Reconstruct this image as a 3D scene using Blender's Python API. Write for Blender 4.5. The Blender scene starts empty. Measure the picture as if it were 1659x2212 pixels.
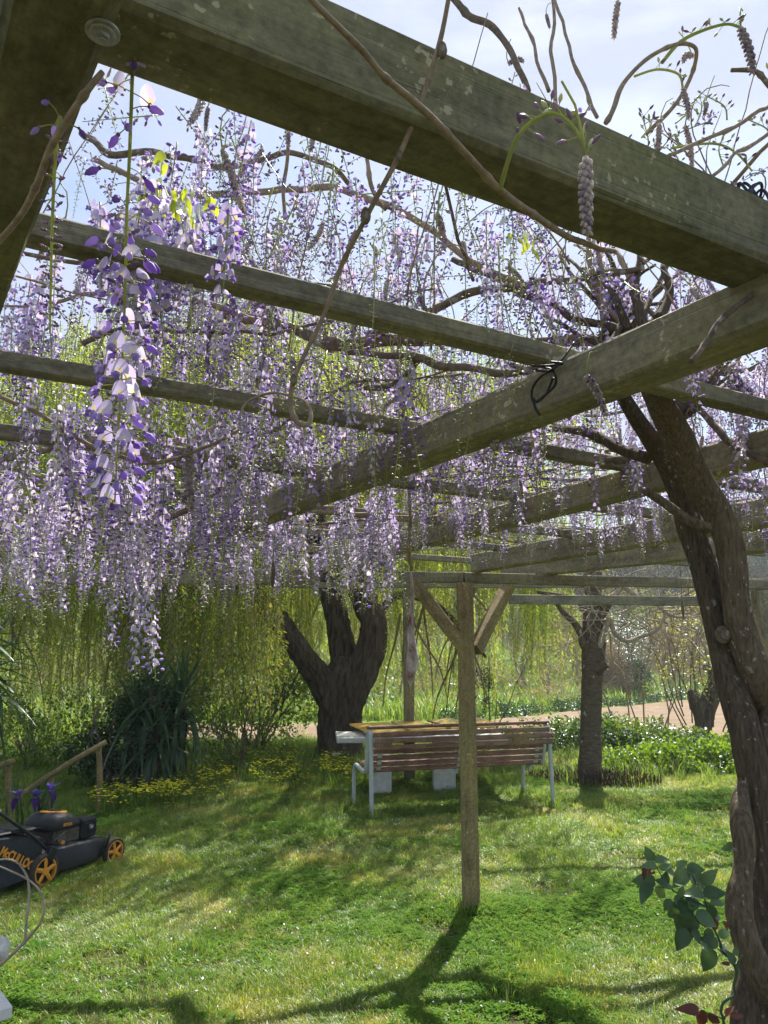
import bpy, math, random
import numpy as np
from mathutils import Vector, Matrix, Euler, noise as mn
R = math.radians
rnd = random.Random(7)
nr = np.random.RandomState(7)
SC = bpy.context.scene
COL = SC.collection

# ------------------------------------------------------------------ camera
CAM_H, PITCH, F = 1.6, R(10.8), 1597.0          # F in units of a 1659 px wide frame
cd = bpy.data.cameras.new('camera'); cam = bpy.data.objects.new('camera', cd); COL.objects.link(cam)
cam.location = (0, 0, CAM_H); cam.rotation_euler = (R(90) + PITCH, 0, 0)
cd.sensor_fit = 'VERTICAL'; cd.sensor_height = 36; cd.lens = 36 * F / 2212.0
cd.clip_start = 0.02; cd.clip_end = 2000
SC.camera = cam
# ------------------------------------------------------------------ sky, sun, exposure
SUN_EL, SUN_AZ = R(56), R(20)                   # azimuth from +Y towards +X
world = bpy.data.worlds.new('World'); SC.world = world; world.use_nodes = True
wt = world.node_tree; bg = wt.nodes['Background']
sky = wt.nodes.new('ShaderNodeTexSky'); sky.sky_type = 'NISHITA'; sky.sun_disc = False
sky.sun_elevation = SUN_EL; sky.sun_rotation = SUN_AZ; sky.air_density = 1.0; sky.dust_density = .7; sky.ozone_density = 1.2
tc = wt.nodes.new('ShaderNodeTexCoord'); mp = wt.nodes.new('ShaderNodeMapping'); mp.inputs['Scale'].default_value = (1.0, 1.0, 2.6)
cn = wt.nodes.new('ShaderNodeTexNoise'); cn.inputs['Scale'].default_value = 2.3; cn.inputs['Detail'].default_value = 9; cn.inputs['Roughness'].default_value = .55; cn.inputs['Distortion'].default_value = .4
cr = wt.nodes.new('ShaderNodeValToRGB'); cr.color_ramp.elements[0].position = .40; cr.color_ramp.elements[1].position = .60
cr.color_ramp.elements[0].color = (.22, .22, .22, 1); cr.color_ramp.elements[1].color = (.97, .97, .97, 1)
mx = wt.nodes.new('ShaderNodeMix'); mx.data_type = 'RGBA'; mx.inputs['B'].default_value = (3.35, 3.75, 4.6, 1)
wt.links.new(tc.outputs['Generated'], mp.inputs['Vector']); wt.links.new(mp.outputs['Vector'], cn.inputs['Vector'])
wt.links.new(cn.outputs['Fac'], cr.inputs['Fac']); wt.links.new(cr.outputs['Color'], mx.inputs['Factor'])
wt.links.new(sky.outputs['Color'], mx.inputs['A']); wt.links.new(mx.outputs['Result'], bg.inputs['Color'])
bg.inputs['Strength'].default_value = 0.088
sd = bpy.data.lights.new('sun', 'SUN'); sd.energy = 5.0; sd.angle = R(.55); sd.color = (1, .95, .86)
sun = bpy.data.objects.new('sun', sd); COL.objects.link(sun)
SDIR = Vector((math.sin(SUN_AZ) * math.cos(SUN_EL), math.cos(SUN_AZ) * math.cos(SUN_EL), math.sin(SUN_EL)))
sun.rotation_euler = SDIR.to_track_quat('Z', 'Y').to_euler(); sun.location = (5, 5, 20)
vs = SC.view_settings; SC.display_settings.display_device = 'sRGB'
vs.view_transform = 'Standard'; vs.look = 'None'; vs.gamma = 1; vs.use_curve_mapping = False; vs.exposure = 1.15
SC.cycles.max_bounces = 7; SC.cycles.diffuse_bounces = 3; SC.cycles.transmission_bounces = 4; SC.cycles.transparent_max_bounces = 8
SC.cycles.sample_clamp_indirect = 6

# ------------------------------------------------------------------ placing helpers
cP, sP = math.cos(PITCH), math.sin(PITCH)
def ray(u, v):
    x = (u - 829.5) / F; up = (1106 - v) / F
    return Vector((x, cP - up * sP, sP + up * cP))
def G(u, v, z=0.0):                              # the place on the level z seen at (u, v)
    r = ray(u, v); return Vector((0, 0, CAM_H)) + r * ((z - CAM_H) / r.z)
def D(u, v, y):                                  # the place at distance y
    r = ray(u, v); return Vector((0, 0, CAM_H)) + r * (y / r.y)
def PX(y): return y / F                          # metres per pixel (about) at distance y

# ------------------------------------------------------------------ mesh helpers
class MB:
    def __init__(s): s.v = []; s.f = []; s.m = []; s.sm = []
    def face(s, idx, mat=0, smooth=False): s.f.append(tuple(idx)); s.m.append(mat); s.sm.append(smooth)
    def add(s, vs_, fs, mat=0, smooth=False):
        o = len(s.v); s.v.extend([tuple(p) for p in vs_])
        for f in fs: s.face([i + o for i in f], mat, smooth)
    def box(s, c, size, mat=0, M=None, bev=0.0):
        x, y, z = [a / 2 for a in size]; c = Vector(c)
        if bev <= 0:
            P = [Vector((sx * x, sy * y, sz * z)) for sz in (-1, 1) for sy in (-1, 1) for sx in (-1, 1)]
            if M: P = [M @ p for p in P]
            s.add([p + c for p in P], [(0, 2, 3, 1), (4, 5, 7, 6), (0, 1, 5, 4), (2, 6, 7, 3), (0, 4, 6, 2), (1, 3, 7, 5)], mat)
        else:
            P = []; b = min(bev, x * .9, y * .9, z * .9)
            for sx, sy, sz in [(a, bb, cc) for a in (-1, 1) for bb in (-1, 1) for cc in (-1, 1)]:
                P += [Vector((sx * x, sy * (y - b), sz * (z - b))), Vector((sx * (x - b), sy * y, sz * (z - b))), Vector((sx * (x - b), sy * (y - b), sz * z))]
            ix = {k: i for i, k in enumerate([(a, bb, cc) for a in (-1, 1) for bb in (-1, 1) for cc in (-1, 1)])}
            def V(sx, sy, sz, k): return ix[(sx, sy, sz)] * 3 + k
            fs = []
            for q in (-1, 1):
                fs.append([V(q, -1, -1, 0), V(q, 1, -1, 0), V(q, 1, 1, 0), V(q, -1, 1, 0)][::q])
                fs.append([V(-1, q, -1, 1), V(-1, q, 1, 1), V(1, q, 1, 1), V(1, q, -1, 1)][::q])
                fs.append([V(-1, -1, q, 2), V(1, -1, q, 2), V(1, 1, q, 2), V(-1, 1, q, 2)][::q])
            for a in (-1, 1):
                for b2 in (-1, 1):
                    fs.append([V(a, b2, -1, 0), V(a, b2, -1, 1), V(a, b2, 1, 1), V(a, b2, 1, 0)][::-a * b2])
                    fs.append([V(a, -1, b2, 0), V(a, -1, b2, 2), V(a, 1, b2, 2), V(a, 1, b2, 0)][::a * b2])
                    fs.append([V(-1, a, b2, 1), V(-1, a, b2, 2), V(1, a, b2, 2), V(1, a, b2, 1)][::-a * b2])
                    for c2 in (-1, 1): fs.append([V(a, b2, c2, 0), V(a, b2, c2, 1), V(a, b2, c2, 2)][::a * b2 * c2])
            if M: P = [M @ p for p in P]
            s.add([p + c for p in P], fs, mat)
    def tube(s, pts, rads, seg=8, mat=0, cap=True, smooth=True, flat=1.0, disp=None):
        pts = [Vector(p) for p in pts]; n = len(pts)
        if not hasattr(rads, '__len__'): rads = [rads] * n
        o = len(s.v); t0 = (pts[1] - pts[0]).normalized()
        a = t0.orthogonal().normalized(); arc = 0
        for i, p in enumerate(pts):
            t = (pts[min(i + 1, n - 1)] - pts[max(i - 1, 0)])
            t = t.normalized() if t.length > 1e-9 else t0
            a = (a - t * a.dot(t)); a = a.normalized() if a.length > 1e-6 else t.orthogonal().normalized()
            b = t.cross(a); t0 = t
            if i: arc += (p - pts[i - 1]).length
            for k in range(seg):
                th = 2 * math.pi * k / seg; d = a * math.cos(th) + b * (math.sin(th) * flat)
                r = rads[i]
                if disp: r = r * disp(th, arc, p + d * r)
                s.v.append(tuple(p + d * r))
        for i in range(n - 1):
            for k in range(seg):
                k2 = (k + 1) % seg
                s.face((o + i * seg + k, o + i * seg + k2, o + (i + 1) * seg + k2, o + (i + 1) * seg + k), mat, smooth)
        if cap:
            s.face([o + k for k in range(seg)][::-1], mat); s.face([o + (n - 1) * seg + k for k in range(seg)], mat)
    def ball(s, c, r, mat=0, nu=8, nv=6, sc=(1, 1, 1), M=None):
        c = Vector(c); o = len(s.v); P = []
        for j in range(1, nv):
            ph = math.pi * j / nv
            for i in range(nu):
                th = 2 * math.pi * i / nu
                p = Vector((math.sin(ph) * math.cos(th) * sc[0], math.sin(ph) * math.sin(th) * sc[1], math.cos(ph) * sc[2])) * r
                P.append(p)
        P += [Vector((0, 0, r * sc[2])), Vector((0, 0, -r * sc[2]))]
        if M: P = [M @ p for p in P]
        s.v.extend([tuple(p + c) for p in P]); T = o + (nv - 1) * nu; B = T + 1
        for j in range(nv - 2):
            for i in range(nu):
                i2 = (i + 1) % nu; s.face((o + j * nu + i, o + (j + 1) * nu + i, o + (j + 1) * nu + i2, o + j * nu + i2), mat, True)
        for i in range(nu):
            i2 = (i + 1) % nu
            s.face((T, o + i, o + i2), mat, True); s.face((B, o + (nv - 2) * nu + i2, o + (nv - 2) * nu + i), mat, True)
    def cyl(s, c, axis, r, h, seg=20, mat=0, r2=None, smooth=True):
        c = Vector(c); axis = Vector(axis).normalized(); s.tube([c - axis * h / 2, c + axis * h / 2], [r, r if r2 is None else r2], seg, mat, True, smooth)
    def mesh(s, name, mats):
        me = bpy.data.meshes.new(name); me.from_pydata(s.v, [], s.f)
        for m in mats: me.materials.append(m)
        me.polygons.foreach_set('material_index', s.m); me.polygons.foreach_set('use_smooth', s.sm); me.update()
        return me
    def obj(s, name, mats, parent=None, loc=None, rot=None, world_pts=False):
        if not isinstance(mats, (list, tuple)): mats = [mats]
        return link(name, s.mesh(name, mats), parent, loc, rot)
def link(name, me, parent=None, loc=None, rot=None, scl=None):
    o = bpy.data.objects.new(name, me); COL.objects.link(o); o.parent = parent
    if loc is not None: o.location = loc
    if rot is not None: o.rotation_euler = rot
    if scl is not None: o.scale = scl if hasattr(scl, '__len__') else (scl,) * 3
    return o
def tag(o, label=None, cat=None, group=None, kind=None):
    if label: o['label'] = label
    if cat: o['category'] = cat
    if group: o['group'] = group
    if kind: o['kind'] = kind
    return o
def root(name, label, cat, loc=(0, 0, 0), rz=0, group=None):
    o = bpy.data.objects.new(name, None); COL.objects.link(o); o.location = loc; o.rotation_euler = (0, 0, rz); o.empty_display_size = .1
    return tag(o, label, cat, group)
def kids(o): return [c for c in COL.objects if c.parent == o]
def copy_tree(o, parent=None):
    c = o.copy(); COL.objects.link(c); c.parent = parent
    for ch in kids(o): copy_tree(ch, c)
    return c
def smooth(pts, n=6, rads=None):                 # Catmull-Rom through the points
    P = [Vector(p) for p in pts]; out = []; rr = []
    for i in range(len(P) - 1):
        p0 = P[max(i - 1, 0)]; p1 = P[i]; p2 = P[i + 1]; p3 = P[min(i + 2, len(P) - 1)]
        for k in range(n):
            t = k / n
            out.append(.5 * ((2 * p1) + (p2 - p0) * t + (2 * p0 - 5 * p1 + 4 * p2 - p3) * t * t + (3 * p1 - p0 - 3 * p2 + p3) * t ** 3))
            if rads: rr.append(rads[i] * (1 - t) + rads[i + 1] * t)
    out.append(P[-1])
    if rads: rr.append(rads[-1]); return out, rr
    return out
def hull_source(name, mb, mats): return bpy.data.objects.new(name, mb.mesh(name, mats))   # never linked, only scattered

def scatter(name, pts, rots, scls, idxs, sources, parent=None, loc=None):
    me = bpy.data.meshes.new(name); n = len(pts)
    me.vertices.add(n); me.vertices.foreach_set('co', np.asarray(pts, 'f').ravel())
    a = me.attributes.new('rot', 'FLOAT_VECTOR', 'POINT'); a.data.foreach_set('vector', np.asarray(rots, 'f').ravel())
    sc_ = np.asarray(scls, 'f'); sc_ = np.repeat(sc_[:, None], 3, 1) if sc_.ndim == 1 else sc_
    a = me.attributes.new('scl', 'FLOAT_VECTOR', 'POINT'); a.data.foreach_set('vector', sc_.ravel())
    a = me.attributes.new('idx', 'INT', 'POINT'); a.data.foreach_set('value', np.asarray(idxs, 'i'))
    me.update()
    key = 'scatter_' + '_'.join(s.name for s in sources[:1])
    ng = bpy.data.node_groups.get(key)
    if ng is None:
        c = bpy.data.collections.new(key)
        for s_ in sources: c.objects.link(s_)
        ng = bpy.data.node_groups.new(key, 'GeometryNodeTree')
        ng.interface.new_socket('Geometry', in_out='INPUT', socket_type='NodeSocketGeometry'); ng.interface.new_socket('Geometry', in_out='OUTPUT', socket_type='NodeSocketGeometry')
        N = ng.nodes; L = ng.links
        gi = N.new('NodeGroupInput'); go = N.new('NodeGroupOutput'); iop = N.new('GeometryNodeInstanceOnPoints'); ci = N.new('GeometryNodeCollectionInfo')
        ci.inputs['Collection'].default_value = c; ci.inputs['Separate Children'].default_value = True; ci.inputs['Reset Children'].default_value = True
        def na(nm, ty):
            q = N.new('GeometryNodeInputNamedAttribute'); q.data_type = ty; q.inputs['Name'].default_value = nm; return q
        er = N.new('FunctionNodeEulerToRotation')
        L.new(gi.outputs[0], iop.inputs['Points']); L.new(ci.outputs[0], iop.inputs['Instance']); iop.inputs['Pick Instance'].default_value = True
        L.new(na('idx', 'INT').outputs[0], iop.inputs['Instance Index']); L.new(na('rot', 'FLOAT_VECTOR').outputs[0], er.inputs[0]); L.new(er.outputs[0], iop.inputs['Rotation'])
        L.new(na('scl', 'FLOAT_VECTOR').outputs[0], iop.inputs['Scale']); L.new(iop.outputs[0], go.inputs[0])
    o = link(name, me, parent, loc); md = o.modifiers.new('scatter', 'NODES'); md.node_group = ng
    o['kind'] = 'stuff'
    return o

# ------------------------------------------------------------------ materials
def nmat(name):
    m = bpy.data.materials.new(name); m.use_nodes = True; nt = m.node_tree; return m, nt, nt.nodes['Principled BSDF'], nt.nodes['Material Output']
def ramp(nt, stops):
    r = nt.nodes.new('ShaderNodeValToRGB'); e = r.color_ramp.elements
    while len(e) < len(stops): e.new(.5)
    for i, (p, c) in enumerate(stops): e[i].position = p; e[i].color = (*c, 1)
    return r
def tex(nt, kind='Noise', scale=5, detail=5, rough=.6, coord='Object', mscale=(1, 1, 1), dist=0):
    t = nt.nodes.new('ShaderNodeTex' + kind)
    t.inputs['Scale'].default_value = scale
    if kind == 'Noise':
        t.inputs['Detail'].default_value = detail; t.inputs['Roughness'].default_value = rough; t.inputs['Distortion'].default_value = dist
    mp_ = nt.nodes.new('ShaderNodeMapping'); mp_.inputs['Scale'].default_value = mscale
    if coord == 'World':
        g = nt.nodes.new('ShaderNodeNewGeometry'); nt.links.new(g.outputs['Position'], mp_.inputs['Vector'])
    else:
        c = nt.nodes.new('ShaderNodeTexCoord'); nt.links.new(c.outputs[coord], mp_.inputs['Vector'])
    nt.links.new(mp_.outputs[0], t.inputs['Vector']); return t
def mixc(nt, fac, a, b, mode='MIX'):
    m = nt.nodes.new('ShaderNodeMix'); m.data_type = 'RGBA'; m.blend_type = mode
    for s_, x in (('Factor', fac), ('A', a), ('B', b)):
        if isinstance(x, (int, float)): m.inputs[s_].default_value = x
        elif isinstance(x, tuple): m.inputs[s_].default_value = (*x, 1)
        else: nt.links.new(x, m.inputs[s_])
    return m.outputs['Result']
def bump(nt, bs, h, strength=.4, dist=.01):
    b = nt.nodes.new('ShaderNodeBump'); b.inputs['Strength'].default_value = strength; b.inputs['Distance'].default_value = dist
    nt.links.new(h, b.inputs['Height']); nt.links.new(b.outputs[0], bs.inputs['Normal']); return b
def plain(name, c, rough=.6, metal=0, var=.25, scale=9, bmp=.15, spec=.4):
    m, nt, bs, o = nmat(name); t = tex(nt, scale=scale, detail=6)
    r = ramp(nt, [(.3, tuple(x * (1 - var) for x in c)), (.7, tuple(min(1, x * (1 + var)) for x in c))]); nt.links.new(t.outputs['Fac'], r.inputs['Fac']); nt.links.new(r.outputs[0], bs.inputs['Base Color'])
    bs.inputs['Roughness'].default_value = rough; bs.inputs['Metallic'].default_value = metal; bs.inputs['Specular IOR Level'].default_value = spec
    if bmp: bump(nt, bs, t.outputs['Fac'], bmp, .004)
    return m
def leafy(name, stops, trans=.45, tcol=None, rough=.5, spec=.25, wscale=.0, wcols=None, gl=.06):
    """backlit leaf or petal: diffuse + translucent, colour varies by instance and place"""
    m, nt, bs, out = nmat(name); nt.nodes.remove(bs)
    oi = nt.nodes.new('ShaderNodeObjectInfo'); r = ramp(nt, stops); col = r.outputs[0]
    g = tex(nt, scale=23, detail=2, coord='World'); ad = nt.nodes.new('ShaderNodeMath'); ad.operation = 'MULTIPLY_ADD'; ad.inputs[1].default_value = .9; 
    nt.links.new(g.outputs['Fac'], ad.inputs[0]); sb = nt.nodes.new('ShaderNodeMath'); sb.operation = 'MULTIPLY_ADD'; sb.inputs[1].default_value = .6; sb.inputs[2].default_value = -.25
    nt.links.new(oi.outputs['Random'], sb.inputs[0]); nt.links.new(sb.outputs[0], ad.inputs[2]); nt.links.new(ad.outputs[0], r.inputs['Fac'])
    if wcols:
        t = tex(nt, scale=wscale, detail=4, coord='World'); r2 = ramp(nt, [(.48, (0, 0, 0)), (.66, (1, 1, 1))]); nt.links.new(t.outputs['Fac'], r2.inputs['Fac'])
        col = mixc(nt, r2.outputs[0], col, wcols)
    df = nt.nodes.new('ShaderNodeBsdfDiffuse'); tr = nt.nodes.new('ShaderNodeBsdfTranslucent'); gs = nt.nodes.new('ShaderNodeBsdfGlossy'); gs.inputs['Roughness'].default_value = rough; gs.inputs['Color'].default_value = (.9, .95, 1, 1)
    nt.links.new(col, df.inputs['Color'])
    tcl = mixc(nt, 1.0, col, tcol or (1.25, 1.2, .6), 'MULTIPLY'); nt.links.new(tcl, tr.inputs['Color'])
    m1 = nt.nodes.new('ShaderNodeMixShader'); m1.inputs[0].default_value = trans; nt.links.new(df.outputs[0], m1.inputs[1]); nt.links.new(tr.outputs[0], m1.inputs[2])
    m2 = nt.nodes.new('ShaderNodeMixShader'); fr = nt.nodes.new('ShaderNodeFresnel'); fr.inputs['IOR'].default_value = 1.38; fm = nt.nodes.new('ShaderNodeMath'); fm.operation = 'MULTIPLY'; fm.inputs[1].default_value = gl * 8; nt.links.new(fr.outputs[0], fm.inputs[0]); nt.links.new(fm.outputs[0], m2.inputs[0]); nt.links.new(m1.outputs[0], m2.inputs[1]); nt.links.new(gs.outputs[0], m2.inputs[2]); nt.links.new(m2.outputs[0], out.inputs['Surface'])
    return m
def wood(name, a, b, green=(.085, .10, .04), gfac=.55, fine=60, rough=.85):
    m, nt, bs, o = nmat(name)
    g1 = tex(nt, scale=3, detail=9, rough=.75, mscale=(1.1, 12, 12), dist=.25); r1 = ramp(nt, [(.3, a), (.72, b)]); nt.links.new(g1.outputs['Fac'], r1.inputs['Fac'])
    g2 = tex(nt, scale=2.2, detail=6, rough=.65, mscale=(1, 2, 2)); r2 = ramp(nt, [(.42, (0, 0, 0)), (.68, (gfac,) * 3)]); nt.links.new(g2.outputs['Fac'], r2.inputs['Fac'])
    c = mixc(nt, r2.outputs[0], r1.outputs[0], green)
    g3 = tex(nt, scale=fine, detail=4, rough=.7); r3 = ramp(nt, [(.35, (.62, .62, .62)), (.62, (1.12, 1.12, 1.12))]); nt.links.new(g3.outputs['Fac'], r3.inputs['Fac'])
    c = mixc(nt, .8, c, r3.outputs[0], 'MULTIPLY')
    g4 = tex(nt, scale=1.7, detail=9, rough=.75, mscale=(1.4, 3, 3)); r4 = ramp(nt, [(.32, (.35, .36, .34)), (.5, (1, 1, 1)), (.68, (1.5, 1.45, 1.25))]); nt.links.new(g4.outputs['Fac'], r4.inputs['Fac'])
    c = mixc(nt, .95, c, r4.outputs[0], 'MULTIPLY')
    g5 = tex(nt, scale=70, detail=2, rough=.5); g6 = tex(nt, scale=5, detail=3); ml = nt.nodes.new('ShaderNodeMath'); ml.operation = 'MULTIPLY'; nt.links.new(g5.outputs['Fac'], ml.inputs[0]); nt.links.new(g6.outputs['Fac'], ml.inputs[1])
    r5 = ramp(nt, [(.385, (0, 0, 0)), (.42, (.7, .7, .7))]); nt.links.new(ml.outputs[0], r5.inputs['Fac']); c = mixc(nt, r5.outputs[0], c, tuple(min(.6, q * 1.6) for q in b))
    nt.links.new(c, bs.inputs['Base Color']); bs.inputs['Roughness'].default_value = rough; bs.inputs['Specular IOR Level'].default_value = .2
    ck = tex(nt, scale=1.3, detail=3, rough=.5, mscale=(.35, 60, 60)); rk = ramp(nt, [(.36, (0, 0, 0)), (.42, (1, 1, 1))]); nt.links.new(ck.outputs['Fac'], rk.inputs['Fac'])
    hh = mixc(nt, .5, g1.outputs['Fac'], rk.outputs[0]); bump(nt, bs, hh, .55, .004); return m
def bark(name, a, b, lich=None, vs_=(3, 3, .8), scale=9, bs_=.6, bd=.012, lsc=26, lth=.66):
    m, nt, bs, o = nmat(name); t = tex(nt, scale=scale, detail=10, rough=.72, mscale=vs_, dist=.3); r = ramp(nt, [(.33, a), (.68, b)])
    nt.links.new(t.outputs['Fac'], r.inputs['Fac']); c = r.outputs[0]
    if lich:
        t2 = tex(nt, scale=lsc, detail=3, rough=.5, mscale=(1, 1, .7)); r2 = ramp(nt, [(lth, (0, 0, 0)), (lth + .05, (.85, .85, .85))]); nt.links.new(t2.outputs['Fac'], r2.inputs['Fac'])
        c = mixc(nt, r2.outputs[0], c, lich)
    nt.links.new(c, bs.inputs['Base Color']); bs.inputs['Roughness'].default_value = .9; bs.inputs['Specular IOR Level'].default_value = .15; bump(nt, bs, t.outputs['Fac'], bs_, bd); return m

M = {}
M['beam'] = wood('weathered_beam_wood', (.18, .16, .11), (.38, .345, .25), green=(.15, .155, .075), gfac=.45)
M['mossy'] = wood('mossy_beam_wood', (.12, .108, .065), (.29, .265, .17), green=(.10, .115, .045), gfac=.6)  # moss on the near beams; also lends the far post its shaded tone
M['post'] = wood('post_wood', (.20, .15, .075), (.38, .30, .165), green=(.16, .17, .06), gfac=.45)
M['joist'] = wood('grey_batten_wood', (.16, .145, .10), (.34, .315, .23), green=(.14, .145, .07), gfac=.4)
M['rail'] = wood('rail_wood', (.20, .15, .07), (.36, .28, .14), gfac=.3)
M['slat'] = wood('brown_slat_wood', (.12, .055, .032), (.31, .175, .11), green=(.22, .16, .12), gfac=.5, rough=.5)
M['steel'] = plain('grey_painted_tube', (.42, .46, .46), .45, 0, .12, 30, .1)
M['zinc'] = plain('galvanised_zinc', (.38, .38, .36), .5, .5, .3, 60, .3)
M['vine'] = bark('vine_bark', (.075, .056, .038), (.29, .225, .155), (.46, .45, .38), (6, 6, 1.0), 21, 1.0, .012, 60, .64)
M['vine2'] = bark('dark_vine_bark', (.05, .04, .03), (.21, .165, .12), (.42, .41, .36), (6, 6, 1.0), 21, 1.0, .012, 60, .65)
M['twig'] = bark('twig_bark', (.19, .14, .10), (.42, .33, .25), None, (1, 1, 1), 60, .3, .002)
M['twigdark'] = bark('dark_twig_bark', (.08, .062, .046), (.26, .205, .155), (.35, .35, .30), (1, 1, 1), 40, .4, .003, 40, .62)
M['willow'] = bark('willow_bark', (.022, .017, .012), (.20, .155, .11), None, (3.2, 3.2, .55), 5, 1.0, .06)
M['tree'] = bark('smooth_tree_bark', (.05, .04, .028), (.17, .135, .095), (.42, .42, .36), (2, 2, 6), 7, .5, .01, 16, .66)
M['greytwig'] = bark('pale_twig_bark', (.22, .18, .14), (.48, .42, .34), (.50, .33, .05), (1, 1, 1), 25, .3, .003, 9, .60)
M['petal'] = leafy('pale_lilac_petal', [(.2, (.50, .42, .73)), (.5, (.64, .58, .84)), (.85, (.80, .77, .93))], .5, (1.08, 1.0, 1.08), gl=.02)
M['keel'] = leafy('violet_keel', [(.2, (.28, .16, .52)), (.5, (.42, .31, .69)), (.85, (.60, .50, .83))], .5, (1.1, .97, 1.08), gl=.02)
M['spot'] = leafy('yellow_petal_spot', [(.2, (.80, .72, .45)), (.8, (.85, .78, .5))], .4, (1.1, 1, .7), gl=.02)
M['bud'] = leafy('grey_violet_bud', [(.2, (.20, .13, .25)), (.5, (.31, .22, .35)), (.85, (.43, .34, .43))], .35, (1.1, .95, 1), gl=.02)
M['budg'] = leafy('green_grey_bud', [(.2, (.36, .40, .24)), (.5, (.50, .53, .36)), (.85, (.62, .62, .48))], .45, (1, 1, .8), gl=.05)
M['stem'] = leafy('green_raceme_stem', [(.2, (.34, .40, .10)), (.8, (.52, .55, .20))], .3, (1, 1, .6), gl=.05)
M['scale'] = leafy('furry_grey_bud_scale', [(.2, (.46, .40, .41)), (.5, (.62, .55, .54)), (.85, (.76, .69, .66))], .5, (1, .95, .95), gl=.02)
M['newleaf'] = leafy('fresh_yellow_green_leaf', [(.2, (.36, .44, .05)), (.8, (.52, .58, .10))], .6, (1.2, 1.15, .5))
M['wleaf'] = leafy('willow_leaf', [(.15, (.12, .20, .03)), (.5, (.24, .33, .05)), (.9, (.40, .45, .10))], .66, (1.5, 1.45, .7), wscale=.35, wcols=(.30, .32, .08), gl=.02)
M['wstem'] = plain('willow_twig', (.16, .12, .05), .8, 0, .3)
M['wleaf2'] = leafy('willow_catkin', [(.2, (.42, .38, .12)), (.8, (.6, .52, .2))], .5)
M['grass'] = leafy('grass_blade', [(.1, (.08, .18, .025)), (.5, (.17, .28, .04)), (.85, (.31, .39, .08)), (.97, (.52, .50, .20))], .58, (1.6, 1.5, .6), wscale=1.1, wcols=(.42, .41, .13), rough=.45, gl=.008)
M['dgrass'] = leafy('tall_grass_blade', [(.1, (.08, .17, .03)), (.6, (.16, .27, .05)), (.9, (.27, .36, .09))], .55, (1.5, 1.4, .7), rough=.45, gl=.006)
M['dry'] = leafy('dry_grass_blade', [(.2, (.30, .27, .11)), (.8, (.46, .42, .21))], .3, gl=0)
M['clover'] = leafy('clover_leaf', [(.2, (.08, .18, .025)), (.8, (.17, .30, .04))], .5, (1.5, 1.4, .6), gl=.003)
M['yel'] = leafy('yellow_wildflower', [(.2, (.82, .76, .04)), (.8, (.90, .86, .12))], .4, (1.1, 1.1, .6), gl=0)
M['yucca'] = leafy('yucca_leaf', [(.2, (.02, .055, .018)), (.8, (.06, .125, .04))], .3, (1.3, 1.4, .6), rough=.28, gl=.10)
M['darkleaf'] = leafy('dark_shrub_leaf', [(.2, (.018, .05, .010)), (.8, (.05, .11, .018))], .4, (1.5, 1.5, .5), gl=.03)
M['shrub'] = leafy('bright_shrub_leaf', [(.2, (.08, .16, .02)), (.8, (.20, .31, .045))], .55, (1.5, 1.4, .5), gl=.02)
M['hedge'] = leafy('bramble_leaf', [(.15, (.06, .13, .02)), (.55, (.13, .22, .04)), (.85, (.26, .30, .07)), (.97, (.30, .09, .03))], .45, (1.4, 1.4, .5), gl=.05)
M['lime'] = leafy('lime_spring_leaf', [(.2, (.34, .38, .05)), (.8, (.50, .52, .12))], .5, (1.2, 1.15, .5))
M['olive'] = leafy('olive_leaf', [(.2, (.10, .12, .075)), (.8, (.21, .23, .16))], .25, gl=.1)
M['pine'] = leafy('dark_far_foliage', [(.2, (.04, .07, .035)), (.8, (.10, .14, .07))], .3, gl=.01)
M['farscrub'] = leafy('pale_far_scrub', [(.2, (.14, .20, .08)), (.8, (.28, .34, .15))], .4, gl=.01)  # distance haze put into the leaf colour as extra paleness
M['brush'] = leafy('bare_brush', [(.2, (.20, .155, .11)), (.8, (.36, .29, .21))], .3, gl=0)
M['rose'] = leafy('rose_leaf', [(.2, (.04, .085, .028)), (.8, (.13, .21, .085))], .22, (1.4, 1.4, .5), rough=.35, gl=.12)
M['rosered'] = leafy('red_rose_leaf', [(.2, (.09, .035, .025)), (.8, (.19, .07, .045))], .3, (1.5, .9, .6), rough=.32, gl=.10)
M['rosestem'] = plain('rose_stem', (.035, .07, .03), .5)
M['iris'] = leafy('purple_iris_petal', [(.2, (.07, .03, .33)), (.8, (.17, .10, .55))], .4, (1.2, .9, 1.3))
M['irisd'] = leafy('dark_iris_fall', [(.2, (.05, .012, .14)), (.8, (.09, .025, .22))], .3)
M['white'] = plain('white_petal', (.80, .80, .78), .6, 0, .05)
M['stone'] = plain('mottled_white_stone', (.55, .55, .52), .8, 0, .4, 28, .4)
M['marble'] = plain('white_slab', (.72, .71, .68), .6, 0, .08, 6, .1)
M['conc'] = plain('pale_concrete', (.50, .50, .46), .8, 0, .15, 18, .3)
M['board'] = plain('honey_yellow_board', (.66, .41, .10), .22, 0, .12, 4, .03)
M['black'] = plain('black_plastic', (.014, .016, .020), .55, 0, .4, 12, .1)
M['fabric'] = plain('black_bag_fabric', (.022, .027, .034), .9, 0, .35, 40, .5)
M['tyre'] = plain('dusty_tyre', (.05, .047, .04), .9, 0, .5, 20, .3)
M['orange'] = plain('orange_plastic', (.72, .30, .035), .4, 0, .12, 12, .03)
M['engine'] = plain('grimy_engine_metal', (.13, .12, .105), .55, .4, .5, 30, .3)
M['deck'] = plain('black_steel_deck', (.014, .017, .022), .45, 0, .4, 9, .05, .3)
M['cord'] = plain('black_cord', (.012, .013, .014), .6)
M['mulch'] = plain('dark_cut_stalks', (.075, .045, .035), .9, 0, .5, 30, .2)
M['pod'] = bark('dry_spathe', (.16, .06, .05), (.72, .69, .66), None, (1.2, 1.2, .6), 14, .4, .006)
M['soil'] = None
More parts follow.
